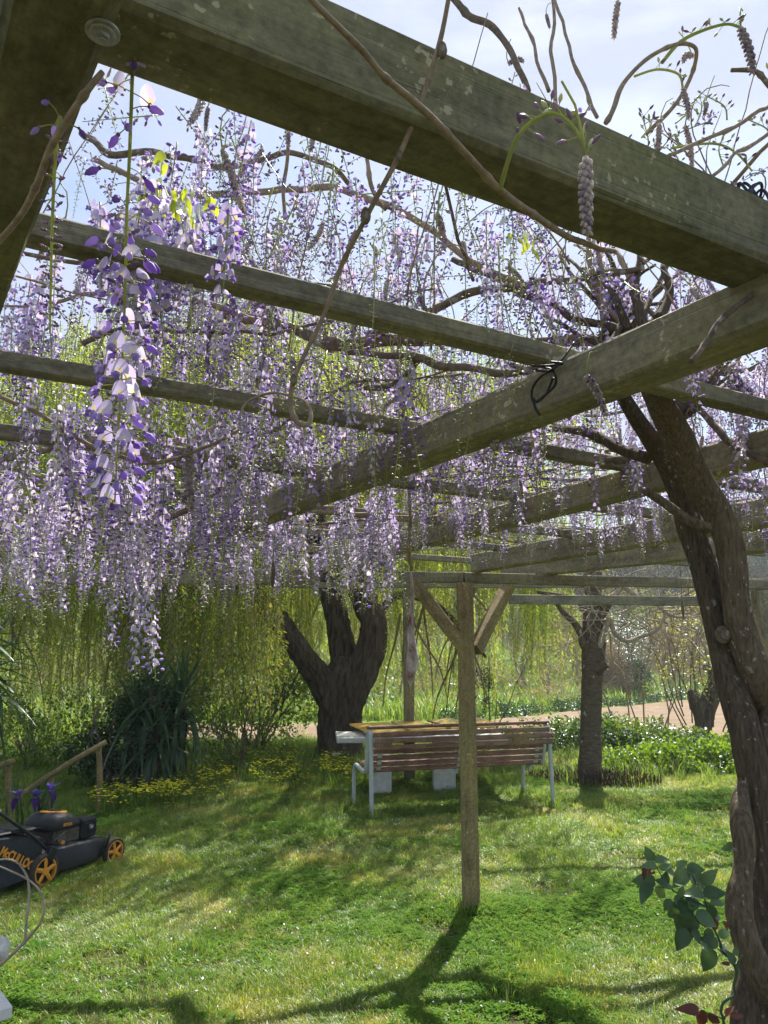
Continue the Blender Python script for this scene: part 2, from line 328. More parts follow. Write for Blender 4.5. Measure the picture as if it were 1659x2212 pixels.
def ground_mats():
    m, nt, bs, o = nmat('ground_cover')
    a = tex(nt, scale=.35, detail=9, rough=.65, coord='World'); r = ramp(nt, [(.3, (.09, .16, .03)), (.5, (.16, .25, .045)), (.66, (.22, .29, .07)), (.82, (.23, .21, .12))]); nt.links.new(a.outputs['Fac'], r.inputs['Fac'])
    b = tex(nt, scale=9, detail=9, rough=.75, coord='World'); r2 = ramp(nt, [(.35, (.5, .5, .5)), (.65, (1.2, 1.2, 1.2))]); nt.links.new(b.outputs['Fac'], r2.inputs['Fac'])
    far = mixc(nt, 1, r.outputs[0], r2.outputs[0], 'MULTIPLY')
    # bare earth under the lawn, close by
    g = nt.nodes.new('ShaderNodeNewGeometry'); sx = nt.nodes.new('ShaderNodeSeparateXYZ'); nt.links.new(g.outputs['Position'], sx.inputs[0])
    mr = nt.nodes.new('ShaderNodeMapRange'); mr.inputs['From Min'].default_value = 12; mr.inputs['From Max'].default_value = 16; nt.links.new(sx.outputs['Y'], mr.inputs['Value'])
    e = tex(nt, scale=14, detail=8, coord='World'); r3 = ramp(nt, [(.35, (.045, .055, .02)), (.7, (.11, .10, .05))]); nt.links.new(e.outputs['Fac'], r3.inputs['Fac'])
    c = mixc(nt, mr.outputs[0], r3.outputs[0], far); nt.links.new(c, bs.inputs['Base Color']); bs.inputs['Roughness'].default_value = 1; bs.inputs['Specular IOR Level'].default_value = .05
    bump(nt, bs, b.outputs['Fac'], .6, .05); M['ground'] = m
    m, nt, bs, o = nmat('ploughed_soil'); a = tex(nt, scale=.6, detail=10, rough=.7, coord='World', mscale=(1, 4, 1)); r = ramp(nt, [(.3, (.17, .12, .08)), (.7, (.31, .24, .17))]); nt.links.new(a.outputs['Fac'], r.inputs['Fac'])
    nt.links.new(r.outputs[0], bs.inputs['Base Color']); bs.inputs['Roughness'].default_value = 1; bs.inputs['Specular IOR Level'].default_value = .05; bump(nt, bs, a.outputs['Fac'], .8, .08); M['soil'] = m
ground_mats()

# ================================================================== TERRAIN
def fieldedge(x): return 20.5 + max(0, x - 2) * 1.0 if x > 2 else 20.5 + max(0, -x - 6) * .2
def height(x, y):
    h = .035 * mn.noise(Vector((x * .5, y * .5, 0))) + .012 * mn.noise(Vector((x * 2.1, y * 2.1, 3)))
    if y > 13: h += -.25 * min(1, (y - 13) / 3)
    e = fieldedge(x) + 2
    if y > e:
        d = y - e; k = .085 + .05 * max(0, min(1, (x + 10) / 60))
        h += k * d * min(1, d / 12) + 1.6 * mn.noise(Vector((x * .03, y * .03, 1))) * min(1, d / 25) + .25 * mn.noise(Vector((x * .2, y * .2, 5))) * min(1, d / 8)
        if d > 150: h -= (d - 150) * k * .8
    return h
xs = np.concatenate([-np.geomspace(14, 500, 36)[::-1], np.linspace(-13.6, 13.6, 90), np.geomspace(14, 500, 36)])
ys = np.concatenate([np.linspace(-40, -2, 10), np.linspace(-1.6, 16, 60), np.geomspace(16.3, 700, 110)])
gv = [(x, y, height(x, y)) for y in ys for x in xs]; nx = len(xs)
gf = [(j * nx + i, j * nx + i + 1, (j + 1) * nx + i + 1, (j + 1) * nx + i) for j in range(len(ys) - 1) for i in range(nx - 1)]
mb = MB(); mb.add(gv, gf, 0, True); g = mb.obj('ground', M['ground']); tag(g, kind='structure')
# ploughed field: a sheet with furrows just above the ground
mb = MB(); nxf, nyf = 90, 46; P = []
for j in range(nyf):
    for i in range(nxf):
        x = -8 + i * 44 / (nxf - 1); y0 = 15.2 + .1 * max(0, x); y = y0 + (fieldedge(x) - .4 - y0) * j / (nyf - 1)
        P.append((x, y, height(x, y) + .05 + .05 * mn.noise(Vector((x * 1.1, y * 3.5, 0))) * (0 < j < nyf - 1)))
mb.add(P, [(j * nxf + i, j * nxf + i + 1, (j + 1) * nxf + i + 1, (j + 1) * nxf + i) for j in range(nyf - 1) for i in range(nxf - 1)], 0, True)
tag(mb.obj('ploughed_field', M['soil']), kind='structure')

# ================================================================== PERGOLA
Z0, Z1 = CAM_H + .550, CAM_H + .636              # underside of the beams, underside of the battens
BD = Vector((-math.sin(R(32)), math.cos(R(32)), 0)); BN = Vector((math.cos(R(32)), math.sin(R(32)), 0))
CDr = Vector((math.sin(R(61.3)), math.cos(R(61.3)), 0)); CN = Vector((-math.cos(R(61.3)), math.sin(R(61.3)), 0))
perg = root('pergola', 'weathered timber pergola of crossing beams carrying the wisteria over the lawn', 'pergola', (.54, 5.0, 0))
def timber(name, p, q, w, h, mat, label=None, wob=.0, seg=1, roll=0.0):
    """a squared timber from p to q (centre line), w wide, h high, grain along local x"""
    p, q = Vector(p), Vector(q); L = (q - p).length; d = (q - p).normalized()
    up = Vector((0, 0, 1)); 
    if abs(d.z) > .95: up = Vector((0, 1, 0))
    s_ = up.cross(d).normalized(); u = d.cross(s_)
    mb = MB(); n = max(2, int(L / .12)); b = .008 if w > .06 else .005; prof = [(-w/2+b, -h/2), (w/2-b, -h/2), (w/2, -h/2+b), (w/2, h/2-b), (w/2-b, h/2), (-w/2+b, h/2), (-w/2, h/2-b), (-w/2, -h/2+b)]
    o0 = rnd.random() * 50
    for i in range(n + 1):
        x = -L / 2 + L * i / n
        for k, (a, c) in enumerate(prof):
            e = .0030 * mn.noise(Vector((x * 3 + o0, k * 1.7, o0))) + .0016 * mn.noise(Vector((x * 11 + o0, k * 2.9, o0))); mb.v.append((x, a + e, c + e * .7))
    for i in range(n):
        for k in range(8): mb.face((i * 8 + k, i * 8 + (k + 1) % 8, (i + 1) * 8 + (k + 1) % 8, (i + 1) * 8 + k)[::-1])
    mb.face(list(range(8))); mb.face([n * 8 + k for k in range(8)][::-1])
    o = mb.obj(name, mat, perg); rt = Matrix((d, s_, u)).transposed().to_euler()
    o.rotation_euler = rt; o.location = (p + q) / 2 - perg.location
    if label: o['label'] = label
    return o
def bline(n, t0, t1, z, d=BD, nn=BN): return (nn * n + d * t0 + Vector((0, 0, z))), (nn * n + d * t1 + Vector((0, 0, z)))
HB = Z1 - Z0
p, q = bline(1.220, -1.2, 4.75, Z0 + .049); timber('beam', p, q, .100, .102, M['beam'])          # the long beam overhead
p, q = bline(-.075, -1.0, 4.3, (Z0 + Z1) / 2 - .001); bd0 = Vector((-math.sin(R(34.3)), math.cos(R(34.3)), 0)); bn0 = Vector((math.cos(R(34.3)), math.sin(R(34.3)), 0))
p, q = bline(.078, -1.0, 5.2, (Z0 + Z1) / 2 - .001, bd0, bn0); timber('beam', p, q, .086, HB - .004, M['mossy'])
# far beams on the right, each from two points of its lower edge
for a, b_, dn in (((700, 1238), (1659, 1010), .05), ((1040, 1233), (1700, 1128), .05), ((1100, 1248), (1760, 1178), .05)):
    P1, P2 = G(*a, Z0), G(*b_, Z0); dd = (P2 - P1).normalized(); nrm = Vector((dd.y, -dd.x, 0)); off = nrm * -dn * (1 if nrm.x > 0 else -1)
    up = Vector((0, 0, HB / 2 + .003)); timber('beam', P1 + off + up, P2 + dd * .9 + off + up, .08, .125 if b_[0] != 1659 else .10, M['beam'])
# the big near batten beam (bolted) and the smaller battens
p, q = bline(.727, -2.6, 2.9, Z1 + .0605, CDr, CN); timber('beam', p, q, .10, .121, M['mossy'])
for n_, t0, t1, w, h in ((1.2075, -2.6, 4.2, .045, .047), (1.83, -3.2, 4.5, .042, .044), (2.45, -3.8, 4.8, .045, .045), (3.10, -4.2, 4.6, .042, .042), (3.74, -4.6, 4.9, .042, .042), (4.38, -4.8, 3.6, .042, .042), (5.05, -2.2, 1.4, .042, .042)):
    p, q = bline(n_, t0, t1, Z1 + h / 2 + .001, CDr, CN); timber('batten', p, q, w, h, M['joist'])
# front row: posts, header, braces
PT = Vector((.545, 5.0, 0)); ZR = CAM_H + .470
timber('header', (-4.6, 5.02, ZR + .04), (-.44, 5.02, ZR + .037), .05, .10, M['joist'])
timber('header', (.10, 5.0, ZR + .034), (.535, 5.0, ZR + .034), .05, .072, M['joist'])
timber('header', (.54, 5.0, ZR + .030), (3.3, 5.62, ZR + .030), .05, .072, M['joist'])
timber('header', (-3.0, 10.0, 2.50), (3.2, 10.0, 2.50), .06, .075, M['joist'])
timber('header', (1.2, 7.1, ZR + .034), (5.6, 7.7, ZR + .034), .05, .09, M['joist'])
timber('post', PT + Vector((0, 0, -.1)), PT + Vector((0, 0, ZR - .004)), .103, .098, M['post'], 'post in the middle of the lawn, nearest to the bench')
timber('post', (.325, 9.95, -.1), (.325, 9.95, 2.46), .14, .13, M['mossy'], 'darker post behind the hanging spathe, beyond the bench')  # shade on this post is put in by the darker wood colour
timber('post', (2.83, 5.55, -.1), (2.83, 5.55, ZR - .008), .12, .12, M['beam'], 'post at the right edge behind the twisted trunks')
timber('post', (4.9, 7.6, -.1), (4.9, 7.6, ZR - .008), .12, .12, M['beam'])
timber('post', (-4.5, 5.06, -.1), (-4.5, 5.06, ZR - .012), .10, .10, M['beam'])
timber('brace', D(1004, 1404, 4.985), D(893, 1258, 4.99), .075, .085, M['post'])
timber('brace', D(1026, 1404, 5.0), D(1100, 1262, 5.35), .075, .085, M['post'], 'brace on the right of the middle post with a knot')
timber('brace', D(1652, 1420, 5.52), D(1595, 1272, 5.38), .06, .07, M['post'])
# the bolt in the underside of the near beam
bl = G(222, 68, Z0 + .001)
mb = MB(); mb.cyl((0, 0, -.0015), (0, 0, 1), .023, .004, 24); mb.cyl((0, 0, -.006), (0, 0, 1), .016, .005, 24, r2=.019); mb.cyl((0, 0, -.012), (0, 0, 1), .011, .010, 6, smooth=False); mb.cyl((0, 0, -.019), (0, 0, 1), .006, .006, 12)
bo = mb.obj('bolt', M['zinc'], perg, bl - perg.location); bo.scale = (.66, .66, .5)

# ================================================================== WISTERIA
wis = root('wisteria', 'old wisteria with twisted trunks at the right and lilac racemes hanging from the pergola', 'climbing plant', (1.0, 2.1, 0))
WO = wis.location
def wrel(p): return Vector(p) - WO
def trunkish(name, pts, rpx, y, mat, seg=20, amp=.10, n=7, label=None):
    P = [D(u, v, yy) for (u, v, yy) in pts]; rr = [r * PX(P[i].y) * 1.0 for i, r in enumerate(rpx)]
    P, rr = smooth(P, n, rr); o0 = rnd.random() * 30
    def dsp(th, arc, p):
        return 1 + amp * mn.noise(Vector((math.cos(th) * 1.5 + o0, math.sin(th) * 1.5, arc * 7))) + amp * .5 * mn.noise(Vector((math.cos(th) * 4 + o0, math.sin(th) * 4, arc * 16))) + .03 * math.sin(th * 3 + arc * 9)
    P = [wrel(p) for p in P]
    mb = MB(); mb.tube(P, rr, seg, 0, True, True, 1, dsp); o = mb.obj(name, mat, wis)
    if label: o['label'] = label
    return o
trunkish('trunk', [(1395, 800, 1.75), (1425, 870, 1.86), (1463, 942, 1.93), (1500, 1027, 1.98), (1545, 1100, 2.0), (1570, 1160, 2.0), (1582, 1220, 2.0), (1588, 1290, 2.0), (1598, 1352, 2.0), (1622, 1430, 2.0), (1650, 1500, 2.02), (1672, 1570, 2.08), (1690, 1700, 2.12), (1700, 1850, 2.12), (1705, 2050, 2.1), (1710, 2250, 2.08), (1712, 2700, 2.06), (1712, 3500, 2.05)],
         [26, 29, 34, 33, 31, 29, 27, 27, 29, 32, 34, 37, 40, 42, 44, 50, 60, 70], 2, M['vine'], 26, .12, label='browner trunk leaning in from the right edge')
trunkish('trunk', [(1330, 830, 1.9), (1365, 890, 1.98), (1400, 940, 2.05), (1440, 1000, 2.1), (1471, 1070, 2.12), (1492, 1146, 2.12), (1517, 1218, 2.1), (1535, 1300, 2.08), (1556, 1383, 2.06), (1573, 1455, 2.04), (1586, 1500, 2.02), (1606, 1565, 2.0), (1623, 1645, 2.0), (1638, 1724, 2.0), (1647, 1823, 2.0), (1650, 1950, 2.0), (1648, 2100, 2.0), (1640, 2220, 2.0), (1636, 2600, 1.98), (1636, 3400, 1.97)],
         [15, 17, 19, 23, 26, 27, 27, 28, 28, 29, 30, 32, 32, 33, 34, 36, 44, 50, 60, 70], 2, M['vine2'], 26, .12, label='darker trunk with a round knot')
trunkish('trunk', [(1615, 1655, 2.03), (1600, 1724, 1.96), (1602, 1783, 1.93), (1607, 1843, 1.92), (1603, 1890, 1.91), (1597, 1930, 1.9), (1598, 1974, 1.89), (1611, 2028, 1.88), (1635, 2083, 1.88), (1662, 2130, 1.89), (1700, 2180, 1.93), (1730, 2300, 1.98)],
         [3, 17, 22, 20, 19, 23, 25, 24, 26, 28, 28, 26], 2, M['vine'], 22, .14, label='thinner stem twisting round the trunk')
mb = MB(); kp = D(1563, 1371, 2.005); mb.ball((0, 0, 0), .024, 0, 14, 8, (1, .45, 1)); mb.cyl((0, -.011, 0), (0, 1, 0), .014, .006, 14, 0); mb.obj('knot', M['twigdark'], wis, wrel(kp))
trunkish('limb', [(1400, 990, 2.0), (1340, 970, 2.1), (1270, 935, 2.2), (1200, 925, 2.4)], [14, 12, 11, 8], 2, M['vine2'], 12, .12)
trunkish('limb', [(1395, 1060, 1.93), (1440, 1090, 1.93), (1490, 1125, 1.93), (1530, 1140, 1.95)], [9, 10, 11, 13], 2, M['vine'], 12, .1, label='cut side limb')
trunkish('limb', [(1440, 900, 1.9), (1500, 850, 2.0), (1560, 800, 2.1), (1620, 850, 2.3), (1680, 900, 2.4)], [22, 14, 12, 11, 9], 2, M['vine2'], 12, .12)
trunkish('limb', [(1640, 1610, 2.0), (1652, 1560, 2.0), (1662, 1500, 2.02)], [22, 16, 10], 2, M['vine2'], 12, .1)
def vinebranch(name, pts, rpx, mat, n=6, seg=8, amp=.10, kink=.0):
    P = [D(*p) for p in pts]; rr = [r * PX(P[i].y) for i, r in enumerate(rpx)]; P, rr = smooth(P, n, rr); o0 = rnd.random() * 30
    if kink: P = [p + Vector((mn.noise(p * 9), mn.noise(p * 9 + Vector((5, 0, 0))), mn.noise(p * 9 + Vector((0, 7, 0))))) * kink for p in P]
    mb = MB(); mb.tube([wrel(p) for p in P], rr, seg, 0, True, True, 1, lambda th, a, p: 1 + amp * mn.noise(p * 30) + (.35 if math.sin(a * 55 + o0) > .985 else 0)); return mb.obj(name, mat, wis)
# stems in front of the near beam
vinebranch('branch', [(655, -30, .58), (680, 0, .59), (780, 105, .62), (830, 165, .64), (905, 228, .67), (990, 312, .76), (1080, 412, .85), (1180, 482, .94), (1262, 525, 1.06), (1330, 545, 1.25)], [8, 8, 8.5, 8, 9, 9, 9, 8, 7, 6], M['twig'], 10, 12, .05, .003)
vinebranch('tendril', [(975, -40, .74), (968, 0, .75), (950, 90, .77), (915, 200, .79), (862, 335, .82), (795, 462, .86), (740, 570, .9), (700, 680, .92), (655, 775, .94), (634, 830, .95), (630, 880, .96), (645, 915, .96), (668, 917, .96), (672, 890, .97), (660, 868, .98), (640, 858, 1.0), (590, 848, 1.0), (545, 862, 1.0), (524, 882, 1.0), (530, 895, 1.0)], [6, 6, 6.5, 6, 6.5, 6, 5.5, 5, 5, 6, 6, 6, 5, 4, 3.5, 3, 3, 3, 3, 2.5], M['twig'], 8, 10, .06, .002)
for u, v, y, r in ((955, 108, .772, .008), (862, 335, .817, .0055), (790, 466, .857, .0085), (634, 820, .945, .006)):
    mb = MB(); mb.ball((0, 0, 0), r, 0, 8, 6, (.8, .8, 1.5)); mb.obj('leaf_bud', M['twigdark'], wis, wrel(D(u, v, y)))
vinebranch('branch', [(222, 158, .60), (195, 190, .60), (150, 255, .62), (110, 320, .64), (75, 410, .68), (40, 475, .71), (-20, 540, .76)], [7, 8, 9, 8.5, 8, 7, 7], M['twig'], 8, 12, .06, .002)
vinebranch('branch', [(1700, 560, 1.25), (1640, 620, 1.2), (1560, 690, 1.15), (1520, 745, 1.12), (1492, 782, 1.1)], [5, 6, 7, 7, 7], M['twigdark'], 6, 10, .12, .002)
# woody tangle on the battens
BR = [
 ([(480, 680, 2.3), (549, 690, 2.2), (640, 715, 2.15), (720, 743, 2.1), (834, 737, 2.1), (954, 737, 2.1), (1090, 745, 2.2), (1200, 740, 2.2), (1330, 742, 2.1)], [9, 11, 13, 15, 14, 13, 12, 13, 14], 'twigdark'),
 ([(745, 762, 2.0), (830, 768, 2.0), (904, 775, 1.98), (961, 794, 1.96), (1094, 800, 1.95), (1180, 792, 1.95)], [7, 8, 10, 10, 9, 7], 'twigdark'),
 ([(790, 724, 2.1), (904, 686, 2.05), (1018, 635, 2.0), (1152, 613, 1.95), (1260, 602, 1.9), (1340, 588, 1.85), (1395, 572, 1.8)], [10, 10, 10, 9, 8, 8, 7], 'twigdark'),
 ([(200, 345, 2.6), (330, 400, 2.5), (420, 420, 2.4), (560, 415, 2.3), (690, 405, 2.2), (829, 439, 2.1), (942, 502, 2.0), (1030, 572, 1.95), (1130, 610, 1.9)], [7, 8, 8, 8, 8, 9, 8, 8, 8], 'twig'),
 ([(783, 838, 2.0), (830, 838, 2.0), (866, 819, 2.0), (904, 781, 2.0)], [5, 5, 6, 7], 'twigdark'),
 ([(180, 290, 2.4), (240, 330, 2.3), (330, 330, 2.3), (420, 345, 2.2), (500, 360, 2.2), (620, 330, 2.3), (700, 350, 2.4), (760, 400, 2.5)], [8, 9, 8, 7, 7, 7, 6, 6], 'twigdark'),
 ([(960, -30, 1.6), (1000, 20, 1.6), (1055, 55, 1.55), (1110, 125, 1.5), (1140, 200, 1.45)], [8, 9, 9, 8, 8], 'twigdark'),
 ([(1190, -30, 1.5), (1192, 90, 1.45), (1198, 230, 1.4)], [4, 4.5, 5], 'twig'),
 ([(1196, -30, 1.6), (1225, 90, 1.5), (1255, 170, 1.45), (1285, 260, 1.4)], [4, 4, 4.5, 5], 'twig'),
 ([(1120, 20, 1.6), (1150, 100, 1.5), (1185, 200, 1.45)], [4, 4, 5], 'twig'),
 ([(1305, 270, 1.35), (1340, 200, 1.35), (1385, 140, 1.35), (1450, 105, 1.35), (1493, 100, 1.36), (1505, 120, 1.37), (1490, 175, 1.4), (1440, 250, 1.42), (1395, 300, 1.45)], [6, 6, 5.5, 5, 5, 5, 5, 5, 5], 'twig'),
 ([(1705, 215, 1.4), (1660, 190, 1.4), (1630, 155, 1.4), (1585, 150, 1.4)], [6, 7, 6, 5], 'twigdark'),
 ([(1440, 335, 1.3), (1530, 300, 1.35), (1620, 250, 1.4), (1700, 200, 1.5)], [5, 5, 5, 5], 'twig'),
 ([(1540, 380, 1.3), (1600, 330, 1.35), (1700, 260, 1.5)], [4.5, 4.5, 4.5], 'twig'),
 ([(1300, 640, 1.9), (1280, 580, 1.9), (1270, 520, 1.95), (1290, 450, 2.0)], [8, 7, 6, 5], 'twig'),
 ([(1395, 710, 1.75), (1370, 640, 1.8), (1385, 560, 1.85), (1360, 480, 1.9)], [14, 10, 7, 6], 'vine2'),
 ([(1360, 715, 1.8), (1330, 660, 1.8), (1300, 600, 1.85), (1290, 560, 1.9)], [12, 9, 7, 5], 'vine2'),
 ([(1420, 690, 1.7), (1450, 630, 1.75), (1440, 570, 1.8), (1480, 560, 1.9)], [12, 9, 7, 6], 'vine2'),
 ([(1350, 720, 1.8), (1250, 690, 1.9), (1150, 640, 2.0), (1070, 600, 2.1), (980, 560, 2.3)], [10, 10, 9, 8, 7], 'vine2'),
 ([(-30, 1000, 3.0), (150, 960, 2.9), (300, 985, 2.8), (450, 1010, 2.7), (560, 1005, 2.7), (680, 1010, 2.8)], [10, 10, 11, 10, 9, 9], 'twigdark'),
 ([(350, 1130, 2.9), (430, 1090, 2.8), (490, 1050, 2.7), (560, 1010, 2.7), (600, 980, 2.7)], [7, 8, 9, 9, 7], 'twigdark'),
 ([(0, 855, 2.0), (90, 900, 2.0), (200, 965, 2.0), (300, 1000, 2.0), (400, 985, 2.05), (520, 930, 2.1)], [5, 5, 5, 5, 4, 4], 'twig'),
 ([(1120, 945, 2.6), (1200, 990, 2.6), (1300, 1000, 2.5), (1400, 985, 2.4)], [8, 9, 10, 11], 'twigdark'),
 ([(1660, 860, 2.4), (1600, 850, 2.3), (1560, 830, 2.25), (1500, 780, 2.2)], [12, 11, 10, 8], 'twigdark'),
 ([(1510, 880, 2.3), (1560, 940, 2.2), (1620, 985, 2.1), (1680, 1020, 2.0)], [8, 8, 8, 7], 'twigdark'),
 ([(460, 620, 2.2), (450, 760, 2.25), (470, 850, 2.3), (480, 970, 2.4)], [4, 5, 6, 5], 'twigdark'),
 ([(617, 290, 1.9), (618, 370, 1.95), (615, 470, 2.0)], [4, 4.5, 4.5], 'twig'),
 ([(790, 340, 2.0), (800, 400, 2.0), (830, 450, 2.1)], [5, 5.5, 5], 'twig'),
 ([(885, 640, 1.5), (858, 760, 2.1), (868, 860, 2.4), (880, 960, 2.8), (886, 1120, 3.4), (884, 1200, 3.9), (889, 1230, 4.1)], [2.5, 3, 3.5, 3.5, 3.5, 4, 4], 'twig'),
]
for pts, rr, m in BR: vinebranch('branch', pts, rr, M[m], 6, 8, .14, .012)
for k in range(26):                               # bundle of stems where the trunks reach the roof
    u, v = rnd.uniform(1290, 1470), rnd.uniform(690, 770); y = rnd.uniform(1.75, 2.1); du = rnd.uniform(-160, 170); dv = rnd.uniform(60, 230)
    vinebranch('branch', [(u, v, y), (u + du * .3 + rnd.uniform(-15, 15), v - dv * .4, y + .05), (u + du * .7 + rnd.uniform(-20, 20), v - dv * .8, y + .1), (u + du, v - dv, y + rnd.uniform(0, .4))], [rnd.uniform(6, 12), rnd.uniform(5, 9), 4.5, 3], M[rnd.choice(['vine2', 'twig', 'vine'])], 5, 8, .15, .012)
for k in range(18):                               # fan of cut shoots on the head of the trunk
    u, v = 1440 + k * 4, 930 - k * 3; vinebranch('branch', [(u - 10, v + 10, 1.93), (u + rnd.uniform(0, 40), v - rnd.uniform(30, 60), 1.97), (u + rnd.uniform(20, 110), v - rnd.uniform(80, 150), 2.05)], [6, 4.5, 3], M[rnd.choice(['vine', 'twig'])], 5, 7, .15, .006)
# the wandering smaller branches: walk over the battens
def wander(x, y, z, ang, L, r0, lift=0., curl=.55):
    P = [Vector((x, y, z))]; a = ang; zz = z; n = int(L / .07)
    for i in range(n):
        a += (rnd.random() - .5) * curl; zz += (rnd.random() - .5) * .035 + lift * .07 + (z - zz) * .03
        P.append(Vector((P[-1].x + math.cos(a) * .07, P[-1].y + math.sin(a) * .07, zz)))
    return P, [max(.0016, r0 * (1 - .75 * i / n)) for i in range(n + 1)]
anch = []                                         # where racemes may hang
for k in range(95):
    x = rnd.uniform(-2.6, 2.6); y = rnd.uniform(1.75, 5.2)
    if x > .4 * y + .8 and y < 2.2: continue
    P, rr = wander(x, y, Z1 + rnd.uniform(.03, .20) + (rnd.uniform(0, .3) if (-1.3 < x < .9 and y < 3.4) else 0), rnd.uniform(0, 6.28), rnd.uniform(.7, 2.2), rnd.uniform(.004, .013))
    P = [p for p in P if p.y > 1.35]; 
    if len(P) < 5: continue
    mb = MB(); mb.tube([wrel(p) for p in P], rr[:len(P)], 6); mb.obj('branch', M['twigdark' if rnd.random() < .5 else 'twig'], wis); anch += P[::3]
# hair-thin shoots hanging and sticking up, each its own
TWG = MB()
for k in range(620):
    if anch and rnd.random() < .7: b = rnd.choice(anch)
    else: b = Vector((rnd.uniform(-.3, 1.6), rnd.uniform(1.3, 2.2), Z1 + .1))
    up = rnd.random() < .5; L = rnd.uniform(.2, .6); a = rnd.uniform(0, 6.28); P = [Vector(b)]; dz = 1 if up else -1
    for i in range(12):
        a += rnd.uniform(-.5, .5); t = i / 12
        P.append(P[-1] + Vector((math.cos(a) * .018, math.sin(a) * .018, dz * L / 12 * (1 - (1.5 * t if up and k % 3 == 0 else 0)))))
    if not up and P[-1].y < 2.2: continue
    if k < 300: mb = MB(); mb.tube([wrel(p) for p in P], [.0022 - .0012 * i / 12 for i in range(13)], 5); mb.obj('twig', M['twig'], wis)
    else: TWG.tube([wrel(p) for p in P], [.0019 - .0010 * i / 12 for i in range(13)], 4)
tag(TWG.obj('fine_twigs', M['twig'], wis), kind='stuff')

# --- flowers -------------------------------------------------------------
def frame(zdir, ydir):
    z = Vector(zdir).normalized(); x = Vector(ydir).cross(z); x = x.normalized() if x.length > 1e-5 else z.orthogonal().normalized(); y = z.cross(x); return Matrix((x, y, z)).transposed()
def add_flower(mb, p, out, s=1.0, openf=1.0, hi=False, mats=(0, 1, 2)):
    """wisteria flower: upright rounded banner with a yellow spot, darker wings and keel below. out = horizontal way it faces"""
    out = Vector(out).normalized(); up = Vector((0, 0, 1)); sd_ = up.cross(out).normalized(); p = Vector(p)
    W = .0105 * s; nth = 9 if hi else 6
    # banner leaning back
    back = (up * .75 - out * .45 * openf + out * .25).normalized(); c = p + up * .001
    rim = []; rows = 2
    o = len(mb.v); mb.v.append(tuple(c)); 
    for k in range(nth):
        a = -.18 + (math.pi + .36) * k / (nth - 1); rx = math.cos(a); ry = math.sin(a)
        q = c + sd_ * rx * W * (.65 + .35 * openf) + back * (ry * W * 1.45 + .002 * s) + out * (-.20 * W * (rx * rx) * openf - .25 * W * ry * openf)
        mb.v.append(tuple(q))
    # inner ring with spot
    for k in range(nth):
        v = Vector(mb.v[o + 1 + k]); mb.v.append(tuple(c.lerp(v, .38) + out * .0012 * s))
    for k in range(nth - 1):
        mb.face((o, o + 1 + nth + k, o + 1 + nth + k + 1), mats[2], True)
        mb.face((o + 1 + nth + k, o + 1 + k, o + 2 + k, o + 2 + nth + k), mats[0], True)
    # wings + keel: plump beak pointing out and down
    d = (out * .85 - up * .75).normalized(); L = .0118 * s
    n = 6 if hi else 4; rings = [(0, .22), (.35, 1.0), (.72, .85), (1, .12)]
    o = len(mb.v); B = frame(d, up)
    for t, w in rings:
        for k in range(n):
            a = 2 * math.pi * k / n; q = p + d * (t * L) + B @ Vector((math.cos(a) * .0032 * s * w, math.sin(a) * .0050 * s * w, 0)) + up * (.35 * t * t * L)
            mb.v.append(tuple(q))
    for i in range(3):
        for k in range(n): mb.face((o + i * n + k, o + i * n + (k + 1) % n, o + (i + 1) * n + (k + 1) % n, o + (i + 1) * n + k), mats[1], True)
    for sg in (-1, 1):                            # the two wings clasping the keel
        q0 = p + sd_ * sg * .0012 * s; q1 = p + d * L * .45 + sd_ * sg * .0052 * s + up * .004 * s; q2 = p + d * L * .95 + sd_ * sg * .0040 * s + up * .003 * s; q3 = p + d * L * .75 + sd_ * sg * .0034 * s - up * .0015 * s
        mb.add([q0, q1, q2, q3], [(0, 1, 2), (0, 2, 3)], mats[0] if sg > 0 else mats[1], True)
def add_bud(mb, p, d, L, w, mat, n=4):
    d = Vector(d).normalized(); B = frame(d, (0, 0, 1)); o = len(mb.v)
    for t, q in ((0, .3), (.4, 1), (.8, .7), (1, .1)):
        for k in range(n):
            a = 2 * math.pi * k / n; mb.v.append(tuple(Vector(p) + d * (t * L) + B @ Vector((math.cos(a) * w * q, math.sin(a) * w * q, 0))))
    for i in range(3):
        for k in range(n): mb.face((o + i * n + k, o + i * n + (k + 1) % n, o + (i + 1) * n + (k + 1) % n, o + (i + 1) * n + k), mat, True)
RM = [M['petal'], M['keel'], M['spot'], M['stem'], M['bud'], M['budg'], M['scale']]
